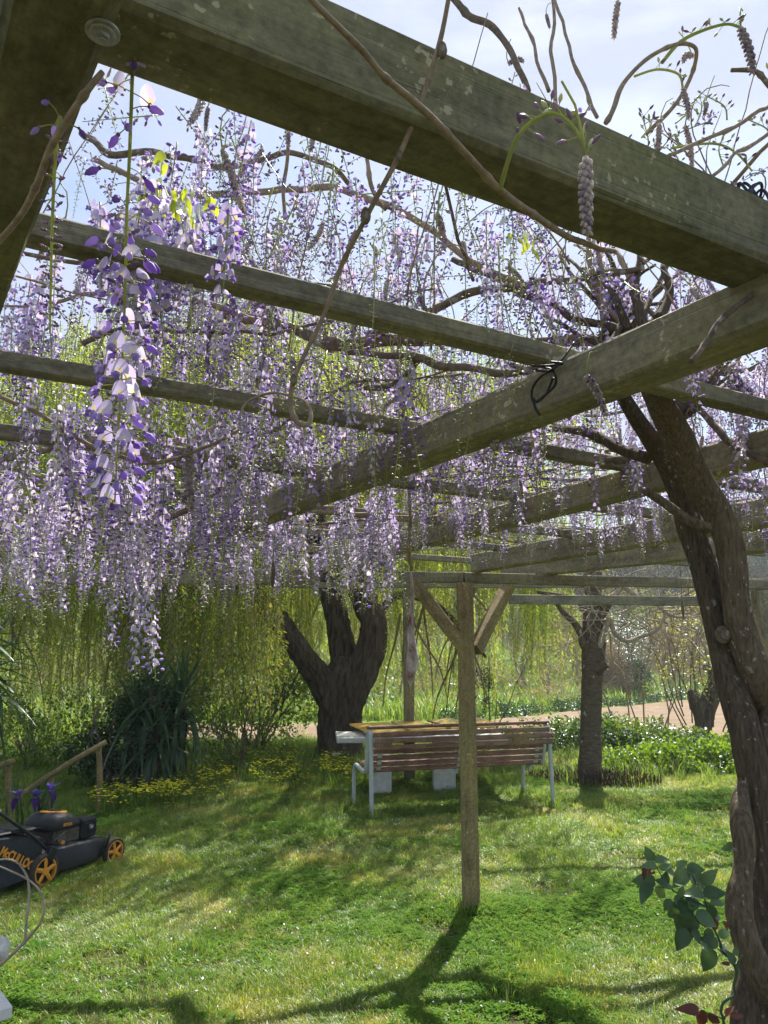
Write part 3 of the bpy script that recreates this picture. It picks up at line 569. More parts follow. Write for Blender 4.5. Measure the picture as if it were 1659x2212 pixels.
def raceme_mesh(seed, L, bloom, dens=1.0, kind='flower', sc=1.0):
    """hangs from the origin down -z. bloom = fraction (from the top) in flower, below it buds on pedicels"""
    r = random.Random(seed); mb = MB(); n = 12; bx, by = r.uniform(-.05, .05), r.uniform(-.05, .05)
    def axis(t): return Vector((bx * math.sin(t * 2.2) * L, by * math.sin(t * 1.7) * L, -L * t))
    mb.tube([axis(i / n) for i in range(n + 1)], [.0022 - .0013 * i / n for i in range(n + 1)], 4, 3)
    N = int(L / .0062 * dens); ga = r.random() * 6
    for i in range(N):
        t = .05 + .95 * i / N; ga += 2.4 + r.uniform(-.3, .3); d = Vector((math.cos(ga), math.sin(ga), 0)); p0 = axis(t)
        fl = t < bloom + r.uniform(-.08, .08)
        if kind == 'flower' and fl:
            pl = (.021 - .008 * t) * r.uniform(.7, 1.3) * sc; p1 = p0 + d * pl + Vector((0, 0, .004 - .004 * r.random()))
            mb.tube([p0, p1], .0008, 3, 3, False)
            if r.random() < .78: add_flower(mb, p1, d + Vector((r.uniform(-.4, .4), r.uniform(-.4, .4), 0)), r.uniform(.85, 1.2) * (1.15 - .35 * t) * sc, r.uniform(.4, 1.1))
            else: add_bud(mb, p1, d - Vector((0, 0, r.uniform(.2, .9))), .013 * sc, .0036 * sc, 1)
        else:
            tt = (t - bloom) / max(.01, 1 - bloom); tt = max(0, min(1, tt)); pl = (.017 * (1 - tt) + .003) * r.uniform(.8, 1.2) * sc
            if kind == 'green' or (kind == 'flower' and r.random() < .25 * tt) and i % 2: pass
            p1 = p0 + d * pl + Vector((0, 0, -.002 + .004 * r.random())); mb.tube([p0, p1], .0008, 3, 3, False)
            bl_ = (.010 * (1 - tt) + .004) * sc * (1.8 if kind == 'dark' else 1.2)
            mat = 1 if (kind == 'flower' and tt < .35) or (kind == 'dark' and r.random() < .45) else (4 if kind == 'dark' or (kind == 'flower' and tt < .6) else 5)
            add_bud(mb, p1, d * .9 + Vector((0, 0, -.3 + r.uniform(-.4, .6))), bl_, bl_ * .3, mat, 4)
    return mb.mesh('raceme', RM)
def spike_mesh(seed, L, w=.0075, hook=.0):
    """closed furry flower spike with overlapping scales"""
    r = random.Random(seed); mb = MB(); n = 14; rows = int(L / .0042)
    def ax(t): return Vector((hook * math.sin(t * 1.5) * L, r0 * math.sin(t * 2) * L, -L * t + hook * .25 * L * math.sin(t * 3.14)))
    r0 = r.uniform(-.12, .12)
    mb.tube([ax(i / n) for i in range(n + 1)], [w * .62 * (math.sin(math.pi * min(1, .12 + .88 * i / n) ** .8) ** .6 + .05) for i in range(n + 1)], 8, 6)
    mb.tube([ax(0), ax(0) + Vector((.004, 0, .03)), ax(0) + Vector((.018, .004, .06)), ax(0) + Vector((.045, .01, .075))], [.0022, .0018, .0016, .0015], 5, 3)
    ga = 0
    for i in range(rows * 3):
        t = .02 + .96 * i / (rows * 3); ga += 2.4; pr = (math.sin(math.pi * min(1, .12 + .86 * t) ** .8) ** .6 + .05); d = Vector((math.cos(ga), math.sin(ga), 0))
        p = ax(t) + d * w * .42 * pr; add_bud(mb, p, d * .65 + Vector((0, 0, -1)), .0095, .0036 * (.5 + .5 * pr), 6 if r.random() < .8 else 4, 4)
    return mb.mesh('flower_spike', RM)
FULL = [raceme_mesh(10 + i, l, b, d_) for i, (l, b, d_) in enumerate([(.42, .70, .85), (.34, .72, .7), (.50, .55, .8), (.38, .5, .65), (.30, .85, .9), (.46, .6, .7), (.26, .9, .6), (.40, .6, .95)])]
PART = [raceme_mesh(30 + i, l, b, .8) for i, (l, b) in enumerate([(.40, .35), (.44, .25), (.34, .4)])]
GREEN = [raceme_mesh(40 + i, l, -.2, .62, 'green') for i, l in enumerate([.34, .42, .28])]
DARK = [raceme_mesh(50 + i, l, -.5, .62, 'dark') for i, l in enumerate([.26, .32, .22, .16])]
LONG = [raceme_mesh(70 + i, .70, .93, .95) for i in range(2)]
SPIKE = [spike_mesh(60 + i, l, .0085, h) for i, (l, h) in enumerate([(.10, .0), (.13, .25), (.08, .5), (.15, .1)])]
def visible(p, m=1.05):
    q = Vector(p) - Vector((0, 0, CAM_H)); fw = q.y * cP + q.z * sP; up = -q.y * sP + q.z * cP
    return fw > .2 and abs(q.x / fw) < .5194 * m and abs(up / fw) < .6926 * m
def proj(p):
    q = Vector(p) - Vector((0, 0, CAM_H)); fw = q.y * cP + q.z * sP; up = -q.y * sP + q.z * cP
    return 829.5 + F * q.x / fw, 1106 - F * up / fw
items = []                                        # (distance, mesh, location, rz, scale, name)
def put(x, y, z, mesh, sc=1.0, name='raceme'): items.append((y, mesh, Vector((x, y, z)), rnd.uniform(0, 6.28), sc, name))
def canopy(n, xr, yr, zr, kinds, bottom=None, sc=(.8, 1.15)):
    for k in range(n):
        x = rnd.uniform(*xr); y = rnd.uniform(*yr); z = rnd.uniform(*zr); kk = rnd.choices(*zip(*kinds))[0]; me = rnd.choice(kk)
        nm = 'flower_spike' if kk is SPIKE else 'raceme'; s_ = rnd.uniform(*sc)
        if kk is SPIKE: s_ *= 1.2
        if not visible((x, y, z - .2), 1.12): continue
        put(x, y, z, me, s_, nm)
ZB = Z1
# the dense bright bloom, left and near
canopy(85, (-1.45, -.45), (1.95, 2.9), (ZB - .08, ZB + .12), [(FULL, 8), (PART, 3), (GREEN, 3), (SPIKE, 1)], sc=(.8, 1.3))
canopy(60, (-2.4, -.9), (2.7, 4.0), (ZB - .05, ZB + .12), [(FULL, 7), (PART, 3), (GREEN, 3)], sc=(.9, 1.4))
canopy(30, (-.95, -.3), (1.75, 2.4), (ZB + .0, ZB + .40), [(FULL, 6), (DARK, 6), (SPIKE, 2)], sc=(.6, .9))
canopy(110, (-1.0, -.25), (1.6, 2.7), (ZB + .25, ZB + .85), [(FULL, 2), (DARK, 8), (SPIKE, 2), (PART, 2)], sc=(.6, .95))
canopy(330, (-.55, .60), (1.6, 3.1), (ZB + .12, ZB + .85), [(DARK, 10), (GREEN, 6), (SPIKE, 3), (PART, 4), (FULL, 1)], sc=(.6, 1.0))
canopy(90, (.0, 1.1), (2.2, 3.6), (ZB - .02, ZB + .55), [(FULL, 5), (PART, 4), (DARK, 4), (GREEN, 2), (SPIKE, 2)], sc=(.6, .95))
canopy(130, (-.6, .65), (2.5, 4.2), (ZB + .0, ZB + .50), [(FULL, 8), (PART, 3), (GREEN, 2)], sc=(.7, 1.1))
canopy(110, (.45, 1.25), (1.7, 2.5), (ZB + .10, ZB + .50), [(FULL, 7), (DARK, 3), (PART, 2)], sc=(.45, .7))
canopy(90, (1.3, 2.6), (2.2, 3.6), (ZB + .0, ZB + .45), [(FULL, 8), (PART, 2), (GREEN, 2)], sc=(.6, .9))
canopy(120, (-.95, .5), (1.3, 1.95), (ZB + .12, ZB + .62), [(DARK, 7), (PART, 4), (GREEN, 5), (FULL, 2)], sc=(.45, .8))
canopy(80, (-1.3, -.5), (1.7, 2.4), (ZB + .05, ZB + .5), [(FULL, 5), (DARK, 4), (GREEN, 3)], sc=(.6, 1.0))
canopy(60, (-.6, .5), (1.8, 2.4), (ZB + .0, ZB + .2), [(FULL, 4), (PART, 4), (GREEN, 5)], sc=(.6, 1.0))
# middle band behind the long beam
canopy(190, (-.9, .55), (2.9, 4.9), (ZB - .10, ZB + .10), [(FULL, 6), (PART, 4), (GREEN, 8)], sc=(.85, 1.3))
canopy(90, (-2.6, -.8), (3.6, 5.0), (ZB - .08, ZB + .10), [(FULL, 5), (PART, 3), (GREEN, 5)], sc=(.9, 1.35))
canopy(80, (.45, 1.35), (2.7, 4.4), (ZB - .05, ZB + .15), [(FULL, 6), (PART, 4), (GREEN, 4), (SPIKE, 1)], sc=(.6, .95))
canopy(80, (1.3, 2.4), (2.5, 4.2), (ZB + .0, ZB + .35), [(FULL, 7), (PART, 3), (GREEN, 3)], sc=(.55, .9))
canopy(80, (.7, 1.5), (1.9, 2.9), (ZB + .02, ZB + .45), [(FULL, 6), (PART, 3), (DARK, 4), (SPIKE, 2)], sc=(.5, .8))
canopy(12, (.2, 1.1), (1.35, 1.9), (ZB + .25, ZB + .55), [(DARK, 5)], sc=(.5, .75))
canopy(45, (.75, 1.3), (1.45, 2.1), (ZB + .16, ZB + .45), [(DARK, 7), (SPIKE, 3), (PART, 3)], sc=(.45, .7))
# single racemes the photograph shows: top (u, v), distance, length in px
for u, v, y, Lp, kk in ((1000, 800, 1.55, 200, GREEN), (1108, 745, 1.5, 190, GREEN), (1075, 600, 1.5, 210, PART), (130, 1000, 2.6, 350, FULL), (290, 1020, 2.5, 460, FULL), (262, 1000, 2.6, 420, FULL), (275, 1030, 2.4, 440, FULL), (240, 1010, 2.5, 430, FULL), (140, 1010, 2.5, 330, FULL), (535, 1130, 3.3, 240, FULL), (825, 1180, 3.4, 220, FULL), (800, 1160, 3.5, 260, FULL), (845, 1190, 3.3, 200, FULL), (20, 1000, 2.5, 390, FULL),
                      (1245, 1030, 3.3, 230, FULL), (1300, 1020, 3.2, 240, PART), (1385, 985, 2.6, 330, FULL), (1130, 1020, 3.4, 180, FULL), (975, 1030, 3.4, 230, FULL), (1075, 1120, 3.2, 190, GREEN), (1650, 1010, 2.4, 300, FULL), (1600, 1000, 2.6, 190, FULL), (1570, 1180, 2.6, 100, GREEN), (430, 1080, 2.8, 250, PART), (160, 940, 2.5, 330, PART), (100, 1050, 2.6, 330, PART), (490, 1180, 2.9, 180, GREEN), (900, 1150, 3.2, 160, GREEN), (640, 1160, 3.4, 150, FULL), (700, 1150, 3.4, 180, GREEN)):
    me = rnd.choice(LONG if (kk is FULL and Lp > 320) else kk); L0 = -min(v_.co.z for v_ in me.vertices); p = D(u, v, y); items.append((y, me, p, rnd.uniform(0, 6.28), Lp * PX(y) / L0 * 1.0, 'raceme'))
for u, v, y, s_ in ((775, 640, 1.5, .9), (480, 320, 1.6, 1.1), (450, 230, 1.6, .7), (905, 640, 1.55, .7), (850, 500, 1.8, .8), (745, 1000, 2.2, .7), (570, 765, 1.8, .9), (838, 600, 1.8, .8), (1268, 810, 1.3, .9), (420, 640, 1.7, .8), (945, 460, 1.7, 1.1), (1425, 265, 1.3, .65), (1335, 0, 1.3, .75), (1495, 120, 1.4, .8), (1290, 540, 1.5, .7), (1180, 30, 1.5, .5), (1495, 620, 1.5, .8), (1525, 220, 1.5, .6), (1480, 270, 1.4, .7), (700, 480, 1.9, .9), (540, 560, 1.9, .8)):
    items.append((y, rnd.choice(SPIKE), D(u, v, y), rnd.uniform(0, 6.28), s_, 'flower_spike'))
items.sort(key=lambda t: t[0])
cnt = {'raceme': 0, 'flower_spike': 0}; rest = []
vcache = {}
def lowest(u):
    for a, b_ in ((60, 1330), (330, 1390), (540, 1345), (700, 1300), (865, 1335), (905, 1235), (1090, 1228), (1250, 1205), (1420, 1215), (1520, 1140), (9999, 1210)):
        if u < a: return b_
for y, me, p, rz, s_, nm in items:
    if nm == 'raceme':
        if me.name not in vcache: vcache[me.name] = -min(v_.co.z for v_ in me.vertices)
        L0 = vcache[me.name]; u0, v0 = proj(p); lim = lowest(u0) * (1 + rnd.uniform(-.05, .012)); tries = 0
        if (300 > u0 > 225 and me in LONG): lim = 1490
        while proj(p - Vector((0, 0, L0 * s_)))[1] > lim and tries < 8: s_ *= .9; tries += 1
        if tries >= 8: continue
    tl_ = .7 if me in DARK else (.28 if nm == 'flower_spike' else (.22 if me in GREEN or me in PART else .10)); rt_ = (rnd.gauss(0, tl_), rnd.gauss(0, tl_), rz)
    if p.z < Z1 - .3: rt_ = (rnd.gauss(0, .04), rnd.gauss(0, .04), rz)
    if cnt[nm] < (262 if nm == 'raceme' else 290):
        cnt[nm] += 1; o = link(nm, me, wis, wrel(p), rt_, s_)
    else: rest.append((me, p, rt_, s_))
if rest:
    ms = sorted(set(r_[0].name for r_ in rest)); srcs = []
    for i, nme in enumerate(ms): srcs.append(bpy.data.objects.new('raceme_source_%02d' % i, bpy.data.meshes[nme]))
    scatter('far_racemes', [tuple(wrel(r_[1])) for r_ in rest], [r_[2] for r_ in rest], [r_[3] for r_ in rest], [ms.index(r_[0].name) for r_ in rest], srcs, wis)
# the two long racemes hanging right in front of the lens
def hero_raceme(pts, fl, label, scf):
    P = smooth([D(*p) for p in pts], 10); st = MB(); st.tube([wrel(p) for p in P], [.0022 - .0012 * i / len(P) for i in range(len(P))], 8, 0)
    s_ = st.obj('raceme', M['stem'], wis); s_['label'] = label
    n = 0; ga = 0; L = len(P)
    for (t, kind) in fl:
        i = min(L - 1, int(t * (L - 1))); p0 = P[i]; ga += 2.4 + rnd.uniform(-.3, .3); d = Vector((math.cos(ga), math.sin(ga) * .8, 0)).normalized()
        mb = MB(); pl = (.025 if kind != 'g' else .010) * rnd.uniform(.7, 1.3) * scf; p1 = p0 + d * pl + Vector((0, 0, rnd.uniform(-.004, .006)))
        mid = (p0 + p1) / 2 + Vector((0, 0, .002)); 
        mb.tube([wrel(p0), wrel(mid), wrel(p1)], [.0007, .0006, .0008], 5, 3, False)
        mb.ball(wrel(p1), .0026 * scf, 4, 6, 4)
        if kind == 'f': add_flower(mb, wrel(p1), d + Vector((rnd.uniform(-.5, .5), rnd.uniform(-.7, .3), 0)), rnd.uniform(.95, 1.25) * scf, rnd.uniform(.5, 1.15), True)
        elif kind == 'b': add_bud(mb, wrel(p1), d * .8 - Vector((0, 0, rnd.uniform(.4, 1.0))), .019 * scf, .0046 * scf, 1, 7)
        else: add_bud(mb, wrel(p1), d + Vector((0, 0, rnd.uniform(-.3, .6))), .009 * scf, .0026 * scf, 4, 6)
        mb.obj('flower' if kind != 'g' else 'flower_bud', RM, s_); n += 1
fl = [(t, 'f') for t in (.02, .035, .05, .06)] + [(t, 'b') for t in (.09, .13, .16, .2, .23, .27)] + [(t, rnd.choice('bbg')) for t in np.linspace(.3, .5, 24)] + [(t, rnd.choice('fffb')) for t in np.linspace(.42, 1.0, 62)]
hero_raceme([(286, 160, .72), (280, 330, .74), (273, 480, .76), (270, 640, .79), (262, 820, .83), (254, 960, .86), (248, 1085, .89)], fl, 'long raceme hanging in front of the lens beside the near beam', 1.0)
fl = [(t, rnd.choice('bbg')) for t in np.linspace(.0, .2, 6)] + [(t, 'g') for t in np.linspace(.2, .98, 52)]
hero_raceme([(130, 250, .63), (120, 330, .65), (113, 480, .69), (110, 600, .72), (108, 720, .75)], fl, 'budding raceme with a yellow stem hanging at the upper left', .62)
# mid-distance heap of open bloom at the upper left, flowers larger
CLUS = [raceme_mesh(90 + i, .13 + .03 * i, 1.2, .9) for i in range(3)]
for k in range(30):
    p = D(rnd.gauss(360, 70), rnd.uniform(400, 560), rnd.uniform(1.15, 1.5)); me = rnd.choice(CLUS); s_ = rnd.uniform(.8, 1.15)
    link('raceme', me, wis, wrel(p), (rnd.uniform(-.2, .2), rnd.uniform(-.2, .2), rnd.uniform(0, 6.28)), s_)
# budding shoot with its spike in front of the beam at the right
def shoot(pts, rpx, nb, spike=None, sp=1.0):
    P = [D(*p) for p in pts]; rr = [r * PX(P[i].y) for i, r in enumerate(rpx)]; P, rr = smooth(P, 8, rr)
    mb = MB(); mb.tube([wrel(p) for p in P], rr, 8); s_ = mb.obj('shoot', M['stem'], wis)
    for k in range(nb):
        p = P[int(len(P) * (.3 + .7 * k / nb))]; d = Vector((rnd.uniform(-1, 1), rnd.uniform(-1, .3), rnd.uniform(-.3, 1.2))).normalized(); b = MB(); q = p + d * rnd.uniform(.008, .018)
        b.tube([wrel(p), wrel(q)], .0006, 4, 3, False); add_bud(b, wrel(q), d, rnd.uniform(.010, .015), .0028, 4 if rnd.random() < .5 else 5, 6); b.obj('flower_bud', RM, s_)
    if spike:
        p = P[-1]; link('flower_spike', spike, wis, wrel(p), (0, 0, rnd.uniform(0, 6)), sp)
SP1 = spike_mesh(81, .10, .0075, .05); SP2 = spike_mesh(82, .10, .0095, .12)
shoot([(1080, 410, .845), (1095, 355, .82), (1115, 300, .80), (1150, 262, .79), (1190, 245, .78), (1225, 260, .78), (1255, 300, .78), (1265, 340, .78)], [6, 6, 6, 5, 5, 4, 4, 4], 20, SP1, 1.0)
shoot([(1430, 135, 1.35), (1470, 90, 1.35), (1520, 65, 1.35), (1570, 52, 1.35), (1600, 60, 1.35)], [5, 5, 4, 3.5, 3.5], 14, SP2, 1.1)
shoot([(1370, 165, 1.36), (1420, 150, 1.36), (1465, 160, 1.36), (1475, 190, 1.36)], [3, 3, 3, 3], 8, SP2, .7)
shoot([(1450, 320, 1.4), (1540, 310, 1.4), (1590, 330, 1.4), (1625, 370, 1.4)], [3, 3, 2.5, 2], 16)
for k in range(22):                               # loose buds and shoots over the top right corner
    u = rnd.uniform(1290, 1690); v = rnd.uniform(200, 420); y = rnd.uniform(1.35, 1.7)
    if v < 300 - (u - 1290) * .25: continue
    shoot([(u, v, y), (u + rnd.uniform(-30, 30), v - 30, y), (u + rnd.uniform(-60, 60), v - rnd.uniform(40, 80), y)], [2.2, 1.8, 1.2], 9)
# fresh leaves
def leafmesh(name, L, W, mat, nseg=5, fold=.25, droop=.25, vein=0.0):
    mb = MB(); o = 0
    for i in range(nseg + 1):
        t = i / nseg; w = W * math.sin(math.pi * min(1, .06 + t * .94) ** .75) * .5 if i < nseg else 0.0005; z = -droop * L * t * t + vein * L * (i % 2) * (0 < i < nseg)
        mb.v += [(-w, t * L, z + fold * w), (0, t * L, z), (w, t * L, z + fold * w)]
    for i in range(nseg):
        a = i * 3; mb.face((a, a + 1, a + 4, a + 3), 0, True); mb.face((a + 1, a + 2, a + 5, a + 4), 0, True)
    return mb.mesh(name, [mat])
NL = leafmesh('leaflet', .045, .02, M['newleaf'])
for u, v, y, n in ((365, 420, 1.25, 16), (420, 445, 1.25, 12), (350, 370, 1.25, 8), (1130, 505, 1.7, 12)):
    for k in range(n):
        p = D(u + rnd.gauss(0, 22), v + rnd.gauss(0, 20), y); link('leaflet', NL, wis, wrel(p), (rnd.uniform(-1.9, -1), rnd.uniform(-.6, .6), rnd.uniform(0, 6.28)), rnd.uniform(.5, 1.0))
# dry spathe hanging on a thin shoot
mb = MB(); yy = 4.1; P = [D(889, v, yy) + Vector((.006 * math.sin(v * .05), 0, 0)) for v in (1228, 1255, 1290, 1330, 1365, 1395, 1420, 1440, 1460, 1474, 1484)]; rr = [.005, .008, .012, .017, .024, .034, .044, .044, .032, .015, .002]
c0 = P[0]; mb.tube([p - c0 for p in smooth(P, 4)], smooth([(r, 0, 0) for r in rr], 4) and [v_.x for v_ in smooth([(r, 0, 0) for r in rr], 4)], 14, 0, True, True, .55, lambda th, a, p: 1 + .22 * mn.noise(Vector((math.cos(th) * 2, math.sin(th) * 2, a * 14))) + .1 * math.sin(th * 2 + a * 8))
tag(mb.obj('hanging_pod', M['pod'], None, c0), 'dried grey and red pointed husk hanging on a thin shoot left of the middle post', 'husk')
for u, v, y in ((1474, 1275, 4.4), (590, 1195, 3.0)):
    mb = MB(); mb.tube([(0, 0, .5), (.004, 0, .2), (0, 0, .02)], .0015, 4); mb.ball((0, 0, -.03), .055, 0, 8, 6, (.16, .1, 1)); mb.obj('seed_pod', M['twigdark'], wis, wrel(D(u, v + 30, y)))
# black cords
def cordobj(paths, label):
    mb = MB(); c0 = D(*paths[0][0])
    for pts in paths: mb.tube([D(*p) - c0 for p in smooth(pts, 6) ] if False else [p - c0 for p in smooth([D(*p) for p in pts], 8)], .0028, 6)
    tag(mb.obj('cord', M['cord'], None, c0), label, 'cord')
yb = 1.42
cordobj([[(1240, 740, 1.45), (1215, 775, 1.42), (1190, 800, 1.42), (1160, 800, 1.47)], [(1195, 800, 1.43), (1170, 812, 1.46), (1150, 840, 1.48), (1152, 868, 1.48), (1175, 855, 1.46), (1200, 830, 1.43), (1196, 802, 1.42), (1180, 795, 1.44)], [(1152, 860, 1.478), (1160, 868, 1.47), (1180, 850, 1.455), (1195, 815, 1.43)], [(1152, 862, 1.477), (1156, 880, 1.47), (1166, 897, 1.465)], [(1150, 790, 1.48), (1185, 790, 1.44), (1215, 785, 1.41), (1190, 782, 1.43)]], 'black cord knotted round the beam where the first batten crosses')
cordobj([[(1620 + 26 * math.cos(a * 1.3), 425 + 30 * math.sin(a * 1.7), 1.25 + .02 * math.sin(a)) for a in np.linspace(0, 14, 30)], [(1645 + 22 * math.cos(a * 1.1), 450 + 40 * math.sin(a * 1.4 + 1), 1.22 + .02 * math.sin(a)) for a in np.linspace(0, 12, 26)]], 'tangled black cord on the near beam at the right edge')

# ================================================================== BENCH
ang = math.atan2(.60, 1.91)
bench = root('bench', 'park bench seen from behind, dark wooden slats on grey bent tube legs', 'bench', (-.12, 7.56, 0), ang)
BL = 1.98
prof = [(0, 0), (.015, .40), (.03, .72), (.045, .80), (.075, .835), (.11, .82), (.125, .77), (.15, .62), (.185, .48), (.215, .435), (.26, .425), (.42, .435), (.55, .45), (.60, .44), (.635, .40), (.65, .34), (.665, 0)]
for x in (0, BL):
    mb = MB(); mb.tube(smooth([(x, a, b_) for a, b_ in prof], 5), .0215, 14); mb.obj('leg_frame', M['steel'], bench)
def slat(y, z, tilt, w=.062, x0=.03, x1=BL - .03, t=.026):
    mb = MB(); mb.box((0, 0, 0), (x1 - x0, t, w), 0, None, .005); o = mb.obj('slat', M['slat'], bench, ((x0 + x1) / 2, y, z), (tilt, 0, 0)); return o
slat(.085, .868, R(78), .075, -.02, BL + .02)
for z, y in ((.812, -.030), (.748, -.024), (.684, -.016)): slat(y + .0, z, R(-3), .048, .01 if z > .78 else .03, BL + (-.03 if z > .78 else .02))
for z, y in ((.640, .118), (.572, .135), (.508, .155), (.452, .185)): slat(y, z, R(-14), .052)
for y in (.25, .33, .41, .49, .57): slat(y, .462 + (y - .25) * .04, R(88), .066)
for x in (.12, BL * .5, BL - .10):
    mb = MB(); P = smooth([(x, .098, .80), (x, .120, .66), (x, .145, .54), (x, .178, .455), (x, .215, .437)], 4)
    for a, b_ in zip(P, P[1:]):
        c = (a + b_) / 2; mb.box(c - Vector((0, .012, 0)), (.045, .006, (b_ - a).length + .004), 0, Matrix.Rotation(math.atan2((a - b_).z, (a - b_).y) - math.pi / 2, 3, 'X'))
    br = mb.obj('bracket', M['steel'], bench)
    for z, y in ((.76, .08), (.70, .094), (.62, .108), (.55, .122), (.49, .142)):
        m2 = MB(); m2.ball((x, y - .002, z), .007, 0, 8, 5, (1, .5, 1)); m2.obj('screw', M['zinc'], br)
for x in (.10, BL * .5, BL - .12):
    mb = MB(); mb.box((x, .40, .415), (.04, .38, .012), 0); mb.box((x, .24, .395), (.04, .006, .05), 0); mb.obj('seat_support', M['steel'], bench)
for x in (.03, BL - .03):
    for z in (.812, .748, .684):
        m2 = MB(); m2.ball((x + .03, -.046, z), .006, 0, 8, 5, (1, .5, 1)); m2.obj('screw', M['zinc'], bench)

# ================================================================== TABLE and boards
tbl = root('garden_table', 'pale concrete garden table behind the bench on slab legs', 'table', (.35, 9.1, 0), R(5))
a0 = G(735, 1580, .66)
mb = MB(); mb.box((.07, 0, .63), (1.97, .72, .06), 0, None, .008); mb.obj('tabletop', M['conc'], tbl)
for x in (-.40, .35): 
    mb = MB(); mb.box((x, -.05, .295), (.26, .10, .61), 0, None, .01); mb.obj('leg', M['conc'], tbl)
labs = ['leftmost of the four yellow boards on the garden table', 'second yellow board from the left on the garden table', 'third yellow board from the left on the garden table, half behind the post', 'rightmost yellow board on the garden table, overlapping its neighbour']
for k, q in enumerate([[(755, 1563), (841, 1559), (877, 1577), (805, 1583)], [(845, 1558), (896, 1555), (964, 1571), (886, 1578)], [(922, 1555), (976, 1551), (1027, 1567), (976, 1571)], [(990, 1551), (1030, 1550), (1085, 1565), (1033, 1569)]]):
    zt = .735 - .0 * k; P = [G(u, v, zt) for u, v in q]; c = sum(P, Vector()) / 4; zt2 = [.0, .0, .0, .006][k]
    mb = MB(); mb.v = [tuple(p - c + Vector((0, 0, zt2 - dz))) for dz in (0, .022) for p in P]
    mb.face((3, 2, 1, 0)); mb.face((4, 5, 6, 7)); [mb.face((i, (i + 1) % 4, 4 + (i + 1) % 4, 4 + i)) for i in range(4)]
    tag(mb.obj('board', M['board'], None, c), labs[k], 'board', 'yellow boards on the garden table')
    mb = MB(); mb.box((0, 0, 0), (.34, .24, .734 + zt2 - .022 - .662), 0, None, .004); c2 = c.copy(); c2.z = (.734 + zt2 - .022 + .662) / 2
    tag(mb.obj('block', M['marble'], None, c2, (0, 0, R(8))), 'white block under the ' + ['leftmost', 'second', 'third', 'rightmost'][k] + ' yellow board on the garden table', 'block', 'white blocks under the yellow boards')

# ================================================================== LAWN MOWER
RW, FW = Vector((-2.37, 5.52, 0)), Vector((-2.09, 6.10, 0)); hd = math.atan2(FW.y - RW.y, FW.x - RW.x); wb = (FW - RW).length
mow = root('lawn_mower', 'black lawn mower with orange wheels and a grass bag on the lawn', 'lawn mower', RW, hd)
def wheel(x, y, r, w, near=True):
    t = MB(); n = 28; pr = [(r * .80, -w / 2), (r * .96, -w / 2), (r, -w * .3), (r, w * .3), (r * .96, w / 2), (r * .80, w / 2)]
    for i in range(n):
        a = 2 * math.pi * i / n
        for k, (rr_, yy_) in enumerate(pr): t.v.append(((rr_ * (1 + (.012 if i % 2 and k in (2, 3) else 0))) * math.cos(a), yy_, rr_ * math.sin(a)))
    for i in range(n):
        for k in range(5): t.face((i * 6 + k, i * 6 + k + 1, ((i + 1) % n) * 6 + k + 1, ((i + 1) % n) * 6 + k), 0, True)
        t.face((i * 6 + 5, i * 6, ((i + 1) % n) * 6, ((i + 1) % n) * 6 + 5), 0)
    w_ = t.obj('wheel', M['tyre'], mow, (x, y, r))
    m = MB(); 
    for k in range(n):                            # rim ring
        a = 2 * math.pi * k / n; a2 = 2 * math.pi * (k + 1) / n
        for (ra, rb, ya, yb_) in ((r * .80, r * .72, -w * .52, -w * .52), (r * .72, r * .72, -w * .52, w * .2)):
            m.add([(ra * math.cos(a), ya, ra * math.sin(a)), (ra * math.cos(a2), ya, ra * math.sin(a2)), (rb * math.cos(a2), yb_, rb * math.sin(a2)), (rb * math.cos(a), yb_, rb * math.sin(a))], [(0, 1, 2, 3)], 0, False)
    for k in range(5):
        a = math.pi / 2 + 2 * math.pi * k / 5 + (.25 if x > .3 else 0); d = Vector((math.cos(a), 0, math.sin(a))); s_ = Vector((-math.sin(a), 0, math.cos(a)))
        for dy, ww0, ww1 in ((0, .15, .24),):
            P = []
            for t_, wd in ((.16, .10), (.30, .17), (.50, .19), (.74, .12)):
                for sg in (-1, 1): P.append(d * r * t_ + s_ * r * wd * .75 * sg + Vector((0, -w * .42, 0)))
                P.append(d * r * t_ + Vector((0, -w * .54, 0)))
            m.add([tuple(p) for p in P], [(0, 2, 5, 3), (2, 1, 4, 5), (3, 5, 8, 6), (5, 4, 7, 8), (6, 8, 11, 9), (8, 7, 10, 11)], 0, False)
    m.cyl((0, -w * .45, 0), (0, 1, 0), r * .22, w * .35, 16, 0, r * .26); m.obj('hub', M['orange'], w_)
    m = MB(); m.cyl((0, w * .12, 0), (0, 1, 0), r * .79, w * .3, 24); m.obj('inner_disc', M['black'], w_)
wheel(0, 0, .112, .05); wheel(wb, 0, .098, .045); wheel(0, .50, .112, .05); wheel(wb, .48, .098, .045)
W2 = .25
mb = MB()                                         # deck
for i, (x, hw, z0, z1) in enumerate([(-.02, .20, .09, .20), (.06, .235, .075, .225), (.30, .24, .07, .225), (.50, .235, .07, .21), (.62, .20, .08, .19), (.70, .13, .10, .17)]):
    for sy in (-1, 1):
        for (f_, zz) in ((1, z0), (1, z1 - .02), (.93, z1), (.0, z1 + .008)): mb.v.append((x, W2 + sy * hw * f_, zz))
for i in range(5):
    for s_ in (0, 4):
        for k in range(3): mb.face((i * 8 + s_ + k, i * 8 + s_ + k + 1, (i + 1) * 8 + s_ + k + 1, (i + 1) * 8 + s_ + k), 0, True)
mb.face((0, 1, 2, 3, 7, 6, 5, 4)); mb.face([40, 41, 42, 43, 47, 46, 45, 44][::-1]); mb.obj('deck', M['deck'], mow)
